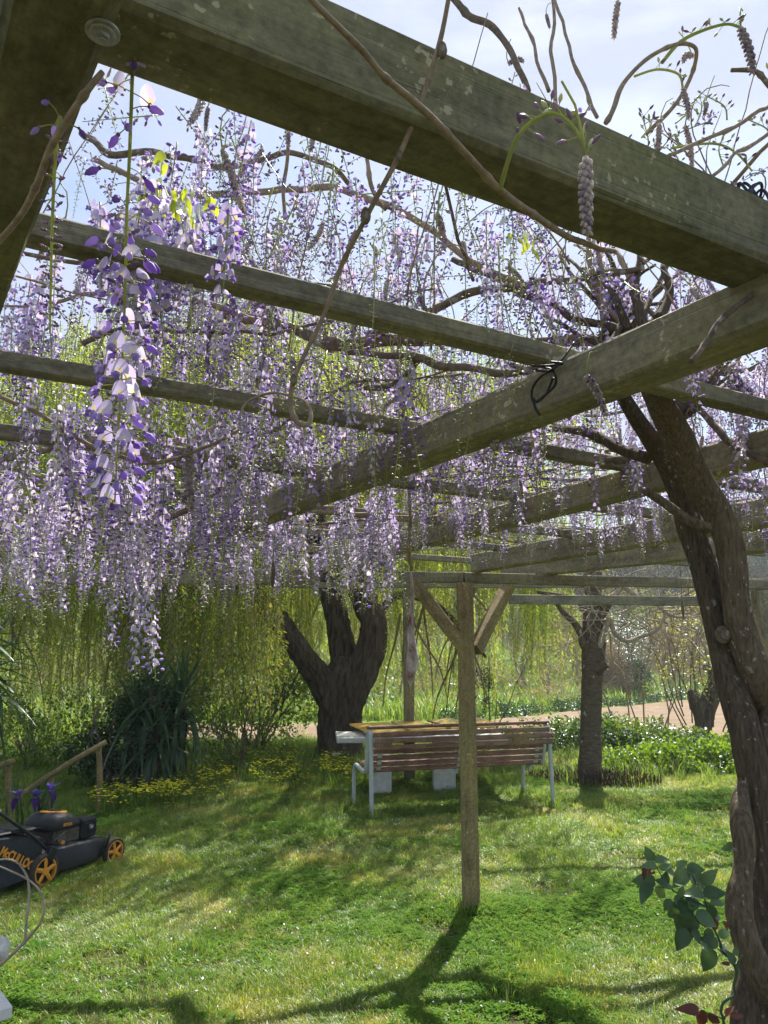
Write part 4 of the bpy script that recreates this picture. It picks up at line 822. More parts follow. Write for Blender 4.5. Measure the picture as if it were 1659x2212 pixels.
mb = MB(); mb.box((.31, W2, .27), (.26, .27, .12), 0, None, .02); mb.cyl((.22, W2 - .13, .265), (0, 1, 0), .03, .05, 14); [mb.box((.30, W2 - .125, .235 + .013 * k), (.16, .02, .005)) for k in range(6)]
mb.tube([(.14, .10, .25), (.18, .08, .29), (.25, .09, .31)], .006, 8); eng = mb.obj('engine', M['engine'], mow)
mb = MB(); mb.cyl((.235, W2 - .145, .235), (0, 1, 0), .017, .03, 12); mb.obj('fuel_cap', M['orange'], eng)
mb = MB()                                         # rounded engine cover
for i, (z, ex, ey, o_) in enumerate([(.325, .170, .155, 0), (.335, .180, .165, 0), (.365, .176, .160, 0), (.395, .158, .142, .0), (.42, .125, .105, .0), (.432, .08, .06, 0), (.434, .0, .0, 0)]):
    for k in range(24):
        a = 2 * math.pi * k / 24; c_, s_ = math.cos(a), math.sin(a); sq = (abs(c_) ** 3 + abs(s_) ** 3) ** (-1 / 3)
        mb.v.append((.27 + ex * c_ * sq, W2 + ey * s_ * sq, z - .02 * c_ * (1 if i > 1 else 0)))
for i in range(6):
    for k in range(24): mb.face((i * 24 + k, i * 24 + (k + 1) % 24, (i + 1) * 24 + (k + 1) % 24, (i + 1) * 24 + k), 0, True)
mb.face(list(range(24))[::-1]); cov = mb.obj('engine_cover', M['black'], mow)
mb = MB(); n = 22; P = []
for rr_, dz in ((1, -.002), (1, .007), (.55, .010)):
    for k in range(n): a = 2 * math.pi * k / n; P.append((.26 + .115 * rr_ * math.cos(a), W2 - .01 + .060 * rr_ * math.sin(a), .4315 - .018 * math.cos(a) * rr_ * 1.0 + dz))
mb.add(P, [(i * n + k, i * n + (k + 1) % n, (i + 1) * n + (k + 1) % n, (i + 1) * n + k) for i in range(2) for k in range(n)], 0, True); mb.obj('orange_panel', M['orange'], cov)
for k in range(7):
    mb = MB(); mb.box((.20 + k * .016, W2 - .02, .4415 - (.20 + k * .016 - .26) * .14), (.009, .05, .012), 0, None, .002); mb.obj('vent_rib', M['black'], cov)
mb = MB(); mb.box((.255, W2 - .170, .360), (.075, .004, .018), 0, Matrix.Rotation(R(3), 3, 'Y')); st = mb.obj('sticker', M['orange'], cov)
mb = MB(); [mb.box((.232 + .011 * k, W2 - .1728, .360), (.006, .001, .008)) for k in range(5)]; mb.obj('sticker_print', M['black'], st)
# muffler guard
mb = MB(); mb.box((.47, W2 - .105, .295), (.14, .13, .14), 0, None, .012)
for i in range(4):
    for j in range(3): mb.box((.425 + .03 * i, W2 - .173, .268 + .032 * j), (.022, .006, .022), 0, Matrix.Rotation(R(45), 3, 'Y'))
mf = mb.obj('muffler_guard', M['deck'], mow)
mb = MB(); mb.tube([(.47, W2 - .165, .305), (.47, W2 - .190, .305)], [.017, .019], 14, 0, False); mb.tube([(.47, W2 - .188, .305), (.47, W2 - .165, .305)], [.013, .012], 12, 0); mb.obj('exhaust', M['zinc'], mf)
mb = MB(); mb.tube([(wb - .10, -.01, .12), (wb - .075, -.015, .20), (wb - .055, -.015, .245)], [.010, .009, .012], 8); mb.box((wb - .05, .0, .11), (.10, .03, .06), 0, None, .01); mb.obj('height_lever', M['black'], mow)
# handle
mb = MB()
for yy_ in (.03, .47): mb.tube(smooth([(.05, yy_, .23), (-.10, yy_, .36), (-.45, yy_, .62), (-.80, yy_, .90), (-1.0, yy_, 1.02)], 4), .012, 10)
mb.tube([(-1.0, .03, 1.02), (-1.0, .47, 1.02)], .012, 10); h = mb.obj('handle', M['black'], mow)
for z in (0,): 
    mb = MB(); mb.ball((-.46, .015, .625), .02, 0, 10, 6, (1, .6, 1)); mb.box((-.42, .03, .655), (.09, .035, .028), 0, Matrix.Rotation(R(15), 3, 'Y'), .006); mb.obj('clamp', M['black'], h)
    mb = MB(); mb.cyl((-.47, .005, .60), (0, 1, 0), .008, .05, 10); mb.cyl((-.40, .005, .58), (0, 1, 0), .008, .05, 10); mb.obj('bolt', M['zinc'], h)
mb = MB(); mb.box((.045, -.005, .215), (.07, .05, .09), 0, Matrix.Rotation(R(35), 3, 'Y'), .008); mb.tube([(.02, 0, .24), (.10, -.01, .225), (.14, -.01, .225)], .005, 6); mb.obj('handle_mount', M['deck'], mow)
mb = MB(); mb.tube(smooth([(-.45, .05, .60), (-.30, .10, .42), (-.15, .12, .36), (.05, .14, .37), (.12, .15, .34)], 6), .004, 6); mb.obj('cable', M['black'], mow)
# grass bag: side panel slopes, lettering on it
bx0, bx1 = -.60, -.03
mb = MB(); P = []
for (x, zb, zt, hw) in ((-.62, .09, .40, .21), (-.40, .07, .40, .225), (-.15, .08, .37, .225), (.0, .10, .33, .215)):
    for sy in (-1, 1): P += [(x, W2 + sy * hw, zb), (x, W2 + sy * hw * 1.03, (zb + zt) / 2), (x, W2 + sy * hw, zt - .02), (x, W2 + sy * (hw - .03), zt)]
mb.v = P
for i in range(3):
    b0, b1 = i * 8, (i + 1) * 8
    for s_ in (0, 4):
        for k in range(3): mb.face((b0 + s_ + k, b0 + s_ + k + 1, b1 + s_ + k + 1, b1 + s_ + k), 0, True)
    mb.face((b0 + 3, b0 + 7, b1 + 7, b1 + 3)); mb.face((b0, b0 + 4, b1 + 4, b1))
mb.face((0, 1, 2, 3, 7, 6, 5, 4)); mb.face([24, 25, 26, 27, 31, 30, 29, 28][::-1]); bag = mb.obj('grass_bag', M['fabric'], mow)
mb = MB(); mb.box((-.33, W2, .405), (.58, .40, .02), 0, Matrix.Rotation(R(2.5), 3, 'Y'), .008); mb.box((-.16, W2, .40), (.16, .44, .03), 0, Matrix.Rotation(R(8), 3, 'Y'), .01); mb.obj('bag_lid', M['deck'], bag)
bpy.context.view_layer.update()
def onbag(u, v):                                  # where the sight line meets the side of the bag, in mower coordinates
    Mi = Matrix.Rotation(-hd, 4, 'Z') @ Matrix.Translation(-RW); o_ = Mi @ Vector((0, 0, CAM_H)); d_ = (Matrix.Rotation(-hd, 4, 'Z') @ ray(u, v)); return o_ + d_ * ((W2 - .2365 - o_.y) / d_.y)
La, Lb = onbag(2, 1838), onbag(79, 1876); tang = math.atan2(La.z - Lb.z, Lb.x - La.x)
tcu = bpy.data.curves.new('lettering', 'FONT'); tcu.body = 'McCULLOCH'; tcu.size = .072; tcu.extrude = .0012; tcu.offset = .0026; tcu.space_character = 1.0; tcu.align_x = 'LEFT'; tcu.align_y = 'CENTER'
to = bpy.data.objects.new('lettering_source', tcu); COL.objects.link(to); bpy.context.view_layer.update()
tme = bpy.data.meshes.new_from_object(to.evaluated_get(bpy.context.evaluated_depsgraph_get())); bpy.data.objects.remove(to)
tme.materials.clear(); tme.materials.append(M['orange']); tw = max(v_.co.x for v_ in tme.vertices)
lo = link('lettering', tme, bag, tuple(La), (R(90), tang, 0), ((Lb - La).length * 1.0 / tw, 1.1, 1.0))

# ================================================================== HANDRAILS, IRISES, BALL, SLAB, SUCKER
def stick(pts, r, mat, name, parent, seg=10, amp=.12):
    mb = MB(); P = smooth(pts, 6); o0 = rnd.random() * 9; mb.tube([Vector(p) - parent.location for p in P], r, seg, 0, True, True, 1, lambda th, a, p: 1 + amp * mn.noise(Vector((math.cos(th), math.sin(th), a * 6 + o0)))); return mb.obj(name, mat, parent)
ra = root('handrail', 'rustic wooden handrail sloping down to the left on two posts beside the yucca', 'handrail', (-2.91, 7.85, 0))
stick([D(230, 1602, 7.85), D(150, 1648, 7.7), D(70, 1700, 7.6), D(10, 1745, 7.5)], .026, M['rail'], 'rail', ra)
stick([(-2.90, 7.87, -.1), (-2.88, 7.87, .3), D(213, 1610, 7.87)], .028, M['rail'], 'post', ra)
stick([D(110, 1790, 7.7), D(110, 1730, 7.7), D(111, 1672, 7.7)], .027, M['rail'], 'post', ra)
rb = root('handrail', 'rustic wooden handrail at the left edge behind the mower, on one post', 'handrail', (-3.6, 7.4, 0))
stick([D(30, 1643, 7.4), D(0, 1655, 7.3), D(-60, 1690, 7.2)], .026, M['rail'], 'rail', rb)
stick([D(18, 1800, 7.4), D(18, 1720, 7.4), D(19, 1648, 7.4)], .029, M['rail'], 'post', rb)
IRL = ['leftmost purple iris behind the mower', 'middle purple iris behind the mower', 'rightmost and highest purple iris behind the mower, before the rail post']
petal_i = leafmesh('iris_petal', .06, .045, M['iris'], 6, .5, .5); petal_d = leafmesh('iris_fall', .06, .04, M['irisd'], 6, .4, 1.1)
for k, (u, v) in enumerate(((38, 1722), (77, 1722), (110, 1707))):
    p = D(u, v, 6.9); rt = root('iris', IRL[k], 'iris', (p.x, p.y, 0), 0, 'purple irises behind the mower')
    mb = MB(); mb.tube(smooth([(0, 0, 0), (.02, .01, p.z * .5), (0, 0, p.z - .02)], 4), .005, 6); mb.obj('stem', M['dgrass'], rt)
    for j in range(3):
        a = j * 2.094 + .4 * k; link('petal', petal_i, rt, (0, 0, p.z), (R(62), 0, a), 1.5); link('fall', petal_d, rt, (0, 0, p.z - .01), (R(-8), 0, a + 1.05), 1.5)
    for j in range(7):
        a = rnd.uniform(0, 6.28); L = rnd.uniform(.35, .55); m_ = leafmesh('iris_leaf', L, .03, M['yucca'], 5, .2, .15); link('leaf', m_, rt, (rnd.uniform(-.06, .06), rnd.uniform(-.05, .05), 0), (R(80), 0, a))
p = G(0, 2078, 0); mb = MB(); mb.ball((0, 0, 0), .063, 0, 20, 14); mb.tube([(0, 0, -.5), (0, 0, -.05)], .012, 8)
bp = D(-6, 2051, 2.8); mb = MB(); mb.ball((0, 0, 0), .04, 0, 20, 14); mb.tube([(0, 0, -bp.z), (0, 0, -.03)], .01, 8)
rt = root('garden_ornament', 'mottled white stone ball on a thin stake at the left edge', 'ornament', (bp.x, bp.y, 0))
mb = MB(); mb.ball((0, 0, 0), .042, 0, 22, 16); mb.obj('ball', M['stone'], rt, (0, 0, bp.z)); mb = MB(); mb.tube([(0, 0, 0), (0, 0, bp.z - .03)], .008, 8); mb.obj('stake', M['zinc'], rt)
cz = .55; c = G(28, 2172, cz); rt = root('side_table', 'corner of a small white stone table at the lower left edge', 'table', (c.x - .297, c.y + .012, 0), R(40))
mb = MB(); mb.box((.0, 0, cz - .018), (.44, .40, .036), 0, None, .004); mb.obj('tabletop', M['marble'], rt); mb = MB(); mb.box((0, 0, cz - .05), (.38, .34, .028), 0, None, .004); mb.box((0, 0, (cz - .06) / 2), (.30, .28, cz - .065), 0, None, .006); mb.obj('pedestal', M['marble'], rt)
sk = root('vine_loop', 'thin bare shoot bent into a loop in front of the mower at the left edge', 'shoot', tuple(D(0, 2085, 1.6)))
def st2(pts, rpx): 
    P, rr = smooth([D(u, v, 1.6) - sk.location for u, v in pts], 8, [r * PX(1.6) for r in rpx]); mb = MB(); mb.tube(P, rr, 8, 0, True, True, 1, lambda th, a, p: 1 + .12 * mn.noise(p * 60)); mb.obj('stem', M['greytwig'], sk)
st2([(-30, 2110), (0, 2085), (30, 2058), (54, 2034), (75, 2010), (88, 1992), (96, 1962), (90, 1932), (75, 1912), (56, 1897), (20, 1880), (-10, 1868)], [3.2, 3.2, 3.2, 3.2, 2.6, 2.4, 2.2, 2, 2, 2, 1.8, 1.6])
st2([(54, 2034), (56, 2000), (61, 1960), (63, 1930), (60, 1900), (50, 1878), (35, 1862), (10, 1856), (-20, 1862)], [3, 2.8, 2.6, 2.6, 2.4, 2.2, 2.0, 1.8, 1.6])

# ================================================================== ROSE
ry = 1.72
rose = root('rose_bush', 'rose bush with glossy dark leaves and some red ones beside the twisted trunk', 'rose bush', (D(1590, 2200, ry).x, ry, 0))
RLS = [leafmesh('rose_leaf', 1, .70, M['rose'], 14, f_, d_, .018) for f_, d_ in ((.30, .15), (.15, .45), (.45, .3))]; RR = leafmesh('rose_leaf_red', 1, .5, M['rosered'], 12, .5, .45, .012)
def rl(cx, cy, L, ang_, red=False, tilt=0.0, yy_=0.0):
    """leaflet: base at crop coordinates, length in the same units, direction in the picture plane"""
    u, v = 1371.5 + cx * .1816, 1810.4 + cy * .1816; yy2 = ry + yy_; p = D(u, v, yy2); s_ = L * .1816 * PX(yy2) * .98
    a = R(ang_); d = Vector((math.cos(a), rnd.uniform(-.35, .25), math.sin(a))).normalized(); n0 = Vector((rnd.uniform(-.6, .6) + tilt, -rnd.uniform(.4, .9), rnd.uniform(.3, .95))); x = d.cross(n0).normalized(); n0 = x.cross(d)
    Mx = Matrix((x, d, n0)).transposed(); link('leaf', RR if red else rnd.choice(RLS), rose, p - rose.location, Mx.to_euler(), s_)
for a in [(215, 275, 170, 115), (240, 290, 180, 20), (250, 330, 160, 170), (150, 340, 150, 235, True), (190, 370, 90, 250, True), (240, 400, 60, 200, True), (240, 520, 250, 175), (200, 560, 240, 222), (240, 590, 190, -40), (380, 560, 150, 150), (350, 580, 110, 10), (300, 370, 130, 25), (370, 380, 140, -25), (360, 560, 150, 85), (500, 360, 150, 40), (620, 370, 200, 3), (640, 390, 260, 215), (620, 400, 260, -50), (800, 620, 280, 110), (820, 560, 230, 62), (820, 680, 260, 12), (820, 690, 240, 165), (600, 560, 130, 160), (440, 740, 150, 225), (460, 720, 210, -25), (520, 690, 130, 60), (600, 740, 200, -10), (910, 790, 180, 10), (900, 790, 170, -85), (900, 830, 110, 140), (700, 900, 310, 165), (700, 910, 320, 225), (720, 905, 260, -25), (900, 930, 160, -5), (640, 830, 160, 20), (430, 830, 200, -65), (480, 860, 220, -75), (700, 1010, 240, -130), (680, 1090, 160, -60), (640, 1100, 260, 228), (900, 1080, 160, -110), (990, 1270, 190, 160), (1010, 1310, 200, -12), (940, 1330, 270, 232), (860, 1340, 120, 120), (1010, 1180, 150, 40), (1200, 1400, 100, 80), (1050, 990, 110, -60, True), (960, 960, 130, -100, True), (760, 2060, 240, 165, True), (830, 2050, 230, 250, True), (870, 2080, 190, -45, True), (1080, 2110, 130, 55, True), (1150, 2120, 130, 10, True), (1180, 1500, 150, 110), (1040, 1400, 100, 110, True), (1130, 1500, 90, 170, True)]:
    rl(*a, yy_=rnd.uniform(-.04, .04))
for a in [(1200, 100, 160, 180), (1210, 230, 110, 110)]: rl(*a, yy_=.45)
for u, v, y, L, an in ((1660, 1493, 2.5, 22, 160), (1650, 1545, 2.5, 34, 110), (1655, 1580, 2.5, 30, 240)): pass
def rs(pts, r): 
    P, rr = smooth([D(1371.5 + cx * .1816, 1810.4 + cy * .1816, ry + .005) - rose.location for cx, cy in pts], 6, [q * .1816 * PX(ry) for q in r]); mb = MB(); mb.tube(P, rr, 8); mb.obj('stem', M['rosestem'], rose)
rs([(1085, 3600), (1080, 2500), (1050, 2150), (1025, 2080), (1040, 1980), (1100, 1920), (1190, 1860), (1175, 1750), (1205, 1650), (1205, 1550), (1130, 1430), (1040, 1340), (1000, 1200), (900, 1000), (850, 800), (820, 680)], [22, 20, 16, 14, 14, 14, 14, 14, 16, 22, 20, 16, 12, 10, 9, 7])
rs([(1205, 1560), (1230, 1480), (1280, 1400)], [18, 14, 10]); rs([(850, 820), (700, 740), (560, 680), (430, 600), (300, 420), (230, 290)], [9, 8, 8, 8, 6, 5]); rs([(850, 1060), (760, 1000), (700, 905)], [8, 7, 5]); rs([(820, 660), (740, 560), (650, 380)], [7, 6, 5]); rs([(430, 600), (240, 580)], [6, 4]); rs([(1060, 2160), (950, 2110), (780, 2050)], [8, 7, 5]); rs([(560, 690), (470, 850), (440, 750)], [6, 5, 4]); rs([(1060, 2160), (1100, 2080), (1180, 2060)], [9, 7, 5])

# ================================================================== VEGETATION SOURCES
def blade(mb, x, y, a, h, w, bend, mat=0, seg=3):
    d = Vector((math.cos(a), math.sin(a), 0)); s_ = Vector((-d.y, d.x, 0)); o = len(mb.v)
    for i in range(seg):
        t = i / seg; p = Vector((x, y, 0)) + d * bend * h * t * t + Vector((0, 0, h * (t - .25 * bend * t * t))); ww = w * (1 - .6 * t)
        mb.v += [tuple(p - s_ * ww / 2), tuple(p + s_ * ww / 2)]
    p = Vector((x, y, 0)) + d * bend * h + Vector((0, 0, h * (1 - .25 * bend))); mb.v.append(tuple(p))
    for i in range(seg - 1): mb.face((o + i * 2, o + i * 2 + 1, o + i * 2 + 3, o + i * 2 + 2), mat)
    mb.face((o + seg * 2 - 2, o + seg * 2 - 1, o + seg * 2), mat)
def tuft(name, n, rad, h, w, mats, seed, split=(1, 0), bendr=(.2, 1.0)):
    r = random.Random(seed); mb = MB()
    for k in range(n):
        a = r.uniform(0, 6.28); q = rad * math.sqrt(r.random()); blade(mb, q * math.cos(a), q * math.sin(a), r.uniform(0, 6.28), h * r.uniform(.5, 1.25), w * r.uniform(.7, 1.3), r.uniform(*bendr), 1 if r.random() < split[1] else 0)
    return hull_source(name, mb, mats)
GR = [tuft('lawn_tuft_%d' % i, 34, .055, .050, .0035, [M['grass'], M['dry']], 100 + i, (1, .10 if i < 3 else .4)) for i in range(5)]
def cloverm(name, seed):
    r = random.Random(seed); mb = MB()
    for k in range(16):
        a = r.uniform(0, 6.28); q = .06 * math.sqrt(r.random()); c = Vector((q * math.cos(a), q * math.sin(a), r.uniform(.02, .05))); s_ = r.uniform(.007, .012); b0 = r.uniform(0, 6.28)
        for j in range(3):
            d = Vector((math.cos(b0 + j * 2.09), math.sin(b0 + j * 2.09), r.uniform(-.1, .35))); e = Vector((-d.y, d.x, 0)); P = [c, c + d * s_ - e * s_ * .55, c + d * s_ * 1.5, c + d * s_ + e * s_ * .55]; mb.add(P, [(0, 1, 2, 3)])
    return hull_source(name, mb, [M['clover']])
GR += [cloverm('lawn_tuft_5', 5), cloverm('lawn_tuft_6', 6)]
TG = [tuft('tall_tuft_%d' % i, 34, .09, .20, .006, [M['dgrass'], M['dry']], 200 + i, (1, .08), (.2, .9)) for i in range(3)]
def leafclump(name, n, rad, ls, asp, mats, seed, flat=1.0, split=0):
    r = random.Random(seed); mb = MB()
    for k in range(n):
        while True:
            p = Vector((r.uniform(-1, 1), r.uniform(-1, 1), r.uniform(-1, 1)))
            if p.length < 1: break
        p = Vector((p.x * rad, p.y * rad, p.z * rad * flat)); d = Vector((r.gauss(0, 1), r.gauss(0, 1), r.gauss(0, .6))).normalized(); s_ = d.orthogonal(); s_.rotate(Matrix.Rotation(r.uniform(0, 6.28), 3, d)); L = ls * r.uniform(.6, 1.3); w = L * asp; nn = d.cross(s_)
        P = [p, p + d * L * .45 - s_ * w / 2 + nn * w * .15, p + d * L, p + d * L * .45 + s_ * w / 2 + nn * w * .15]; mb.add(P, [(0, 1, 2), (0, 2, 3)], 1 if r.random() < split else 0)
    return hull_source(name, mb, mats)
def strandm(name, L, seed, mats, dens=.022, ll=.055, catk=0):
    """willow strand hanging from the origin with narrow leaves"""
    r = random.Random(seed); mb = MB(); n = 10; dx = r.uniform(-.12, .12); dy = r.uniform(-.12, .12)
    def ax(t): return Vector((dx * t * (1 - t * .6) * L + .015 * math.sin(t * 9 + seed), dy * t * L, -L * t))
    mb.tube([ax(i / n) for i in range(n + 1)], [.004 - .003 * i / n for i in range(n + 1)], 3, 1, False)
    N = int(L / dens)
    for i in range(N):
        t = .03 + .97 * i / N; p = ax(t); a = r.uniform(0, 6.28); d = Vector((math.cos(a) * .8, math.sin(a) * .8, -r.uniform(.3, 1.4))).normalized(); s_ = d.cross(Vector((math.cos(a + 1.3), math.sin(a + 1.3), .2))).normalized(); l = ll * r.uniform(.6, 1.4); w = l * .26
        mb.add([p, p + d * l * .4 - s_ * w / 2, p + d * l, p + d * l * .4 + s_ * w / 2], [(0, 1, 2, 3)], 0 if r.random() > catk else 2)
    return hull_source(name, mb, mats)
WS = [strandm('willow_strand_%d' % i, 2.0, 300 + i, [M['wleaf'], M['wstem'], M['wleaf2']], .024, .06, .05 if i < 4 else .5) for i in range(6)]

# ================================================================== LAWN
def hgt(P): return np.array([height(x, y) for x, y in P])
pts = []; 
def zone(n, xr, yr, cond=lambda x, y: True):
    x = nr.uniform(*xr, n); y = nr.uniform(*yr, n); k = [(a, b_) for a, b_ in zip(x, y) if abs(a) < .56 * b_ + .8 and cond(a, b_)]; return k
near = zone(30000, (-3.6, 3.6), (3.0, 6.0)); mid = zone(30000, (-6, 6), (6.0, 10)); far = zone(26000, (-9, 9), (10, 15.5))
P2 = [(x, y) for x, y in near + mid + far if not (mn.noise(Vector((x * 1.3, y * 1.3, 31))) < -.42 and rnd.random() < .8)]; Zs = hgt(P2); n = len(P2)
cl = np.array([mn.noise(Vector((x * .9, y * .9, 9))) for x, y in P2]); dr = np.array([mn.noise(Vector((x * .7 + 4, y * .7, 2))) for x, y in P2])
idx = np.where(cl + nr.normal(0, .35, n) > .40, nr.randint(5, 7, n), nr.randint(0, 3, n)); idx = np.where((dr + nr.normal(0, .2, n) > .33) & (idx < 5), nr.randint(3, 5, n), idx)
ht = np.array([1.05 + .9 * max(-.5, mn.noise(Vector((x * 1.9, y * 1.9, 20)))) for x, y in P2]) * nr.uniform(.7, 1.2, n) * np.array([.78 if y < 6 else (.95 if y < 8 else 1.1 + .12 * (y - 8)) for x, y in P2]); wd = np.array([1.0 if y < 6 else (1.3 if y < 10 else 1.8) for x, y in P2])
lawn = scatter('lawn_grass', [(x, y, z - .002) for (x, y), z in zip(P2, Zs)], [(nr.normal(0, .12), nr.normal(0, .12), a) for a in nr.uniform(0, 6.28, n)], np.stack([wd, wd, ht], 1), idx, GR)
tag(lawn, 'short lawn grass with clover and dry patches', 'grass', kind='stuff')
P3 = [(x, y) for x, y in zone(3600, (-8, 9), (7.6, 15)) if (y > 10.2 + .3 * mn.noise(Vector((x, y, 0))) and rnd.random() < .75) or (x > 1.9 and y > 9.4 and rnd.random() < .6) or (x < -2.2 and y > 7.9 and rnd.random() < .6) or (x < -.3 and y > 9.3 and rnd.random() < .5)]
P3 += [(.545 + .09 * math.cos(a), 5.0 + .085 * math.sin(a)) for a in np.linspace(0, 6.2, 26)] + [(q[0] + rnd.gauss(0, .05), q[1] + rnd.gauss(0, .04)) for q in ((-.12, 7.56), (1.77, 8.14), (-.32, 8.2), (1.57, 8.75)) for k in range(9)] + [(rnd.uniform(-3.4, 3.2), rnd.uniform(3.6, 9)) for k in range(260)]
Zs = hgt(P3); n = len(P3); tg = scatter('tall_grass', [(x, y, z) for (x, y), z in zip(P3, Zs)], [(0, 0, a) for a in nr.uniform(0, 6.28, n)], np.array([(.45 if y < 7.3 else .6) for x, y in P3]) * nr.uniform(.7, 1.5, n) * np.array([1 if y < 9 else 1.5 for x, y in P3]), nr.randint(0, 3, n), TG)
tag(tg, 'long uncut grass beyond the mown lawn', 'grass', kind='stuff')
# fallen petals and broad leaved weeds
PT2 = []
for s_ in range(2):
    mb = MB(); mb.add([(0, 0, .012), (.008, .003, .016), (.012, 0, .013), (.008, -.005, .012)], [(0, 1, 2, 3)], 0); mb.v = [(x * (1 + .3 * s_), y, z + .012) for x, y, z in mb.v]; PT2.append(hull_source('fallen_petal_%d' % s_, mb, [M['petal']]))
P6 = zone(900, (-3, 3), (3.2, 7.5)); Zs = hgt(P6); n = len(P6); tag(scatter('fallen_petals', [(x, y, z + .02) for (x, y), z in zip(P6, Zs)], [(nr.normal(0, .5), nr.normal(0, .5), a) for a in nr.uniform(0, 6.28, n)], nr.uniform(.7, 1.3, n), nr.randint(0, 2, n), PT2), 'fallen lilac petals on the lawn', 'petals', kind='stuff')
WD = []
for s_ in range(3):
    mb = MB(); r = random.Random(s_ + 70)
    for k in range(9):
        a = k * .7 + r.uniform(-.2, .2); L = r.uniform(.06, .11); d = Vector((math.cos(a), math.sin(a), 0)); e = Vector((-d.y, d.x, 0)); u_ = r.uniform(.25, .7)
        P = [Vector((0, 0, .01)), d * L * .5 - e * L * .16 + Vector((0, 0, L * u_ * .6)), d * L + Vector((0, 0, L * u_ * .5)), d * L * .5 + e * L * .16 + Vector((0, 0, L * u_ * .6)), d * L * .5 + Vector((0, 0, L * u_ * .5))]; mb.add(P, [(0, 1, 4), (1, 2, 4), (2, 3, 4), (3, 0, 4)], 0)
    WD.append(hull_source('weed_%d' % s_, mb, [M['clover']]))
P6 = zone(420, (-4, 4), (3.2, 10)); Zs = hgt(P6); n = len(P6); tag(scatter('broad_weeds', [(x, y, z) for (x, y), z in zip(P6, Zs)], [(0, 0, a) for a in nr.uniform(0, 6.28, n)], nr.uniform(.5, 1.2, n), nr.randint(0, 3, n), WD), 'broad leaved weeds in the lawn', 'weeds', kind='stuff')
# yellow wildflowers and weeds
YF = []
for s_ in range(2):
    mb = MB(); r = random.Random(s_)
    for k in range(5):
        x, y, h = r.uniform(-.05, .05), r.uniform(-.05, .05), r.uniform(.10, .22); mb.tube([(x * .3, y * .3, 0), (x, y, h)], .0015, 3, 1, False)
        for j in range(4): a = j * 1.57 + k; mb.add([(x, y, h), (x + .009 * math.cos(a - .5), y + .009 * math.sin(a - .5), h + .005), (x + .013 * math.cos(a), y + .013 * math.sin(a), h + .004), (x + .009 * math.cos(a + .5), y + .009 * math.sin(a + .5), h + .005)], [(0, 1, 2, 3)], 0)
    YF.append(hull_source('yellow_flower_%d' % s_, mb, [M['yel'], M['dgrass']]))
P4 = []
for k in range(420):
    u = rnd.uniform(200, 760); t = (u - 200) / 560; v = 1740 - 78 * min(1, t * 1.6) + rnd.gauss(0, 17)
    if u < 420: v = 1712 + rnd.gauss(0, 9) + (420 - u) * .06
    if mn.noise(Vector((u * .02, v * .05, 0))) < -.12: continue
    q = G(u, v, .12); P4.append((q.x, q.y))
Zs = hgt(P4); n = len(P4); tag(scatter('yellow_flowers', [(x, y, z) for (x, y), z in zip(P4, Zs)], [(0, 0, a) for a in nr.uniform(0, 6.28, n)], nr.uniform(.8, 1.6, n), nr.randint(0, 2, n), YF), 'small yellow wildflowers along the edge of the lawn under the willow', 'wildflowers', kind='stuff')
# white iris by the willow trunk
p = D(727, 1630, 11.2); rt = root('white_flower', 'single white flower at the foot of the willow trunk', 'flower', (p.x, p.y, 0)); mb = MB(); mb.tube([(0, 0, 0), (0, 0, p.z)], .005, 5); mb.obj('stem', M['dgrass'], rt)
wp = leafmesh('white_petal', .085, .07, M['white'], 5, .4, .5)
for j in range(5): link('petal', wp, rt, (0, 0, p.z), (R(30), 0, j * 1.256), 1.0)

# ================================================================== WILLOW
wb_ = Vector((-.67, 11.9, 0)); wil = root('willow_tree', 'big weeping willow with furrowed dark trunk and hanging yellow green curtains', 'willow tree', tuple(wb_))
def fur(o0, amp=.12, k=7):
    def f_(th, a, p):
        x, y = math.cos(th), math.sin(th); n1 = mn.noise(Vector((x * 2.7 + o0, y * 2.7, a * 1.5))); n2 = mn.noise(Vector((x * 6 + o0 + n1, y * 6, a * 3.2)))
        return 1 + amp * 1.2 * n1 + amp * 1.6 * (.5 - abs(n2) * 2.2) * .9
    return f_
def limb(pts, rpx, seg=44, amp=.085, n=12, name='limb', mat=None):
    P = [D(*p) for p in pts]; rr = [r * PX(P[i].y) for i, r in enumerate(rpx)]; P, rr = smooth(P, n, rr); mb = MB(); mb.tube([p - wb_ for p in P], rr, seg, 0, True, True, 1, fur(rnd.random() * 20, amp * 1.5)); return mb.obj(name, mat or M['willow'], wil)
limb([(732, 1700, 11.9), (733, 1650, 11.9), (734, 1600, 11.9), (735, 1550, 11.9), (737, 1500, 11.9), (745, 1455, 11.9), (752, 1420, 11.9)], [56, 48, 43, 42, 44, 40, 22], 72, .09, 12, 'trunk')
limb([(735, 1600, 11.93), (722, 1530, 11.85), (700, 1478, 11.72), (665, 1430, 11.6), (632, 1385, 11.5), (600, 1340, 11.4), (560, 1295, 11.2), (500, 1262, 11.0), (440, 1262, 10.8), (390, 1285, 10.6), (330, 1250, 10.3), (250, 1150, 10)], [16, 30, 28, 24, 22, 22, 20, 16, 13, 11, 9, 7])
limb([(740, 1600, 12.0), (742, 1500, 12.0), (742, 1430, 12.1), (735, 1380, 12.1), (725, 1320, 12.2), (712, 1260, 12.3), (690, 1150, 12.5), (650, 950, 12.8), (620, 750, 13)], [16, 32, 27, 25, 24, 24, 20, 14, 8])
limb([(742, 1610, 11.9), (755, 1510, 11.82), (782, 1450, 11.8), (800, 1400, 11.8), (806, 1350, 11.8), (790, 1300, 11.9), (778, 1260, 12), (800, 1150, 12.2), (850, 950, 12.4), (900, 700, 12.6)], [16, 34, 32, 29, 27, 25, 23, 18, 12, 7])
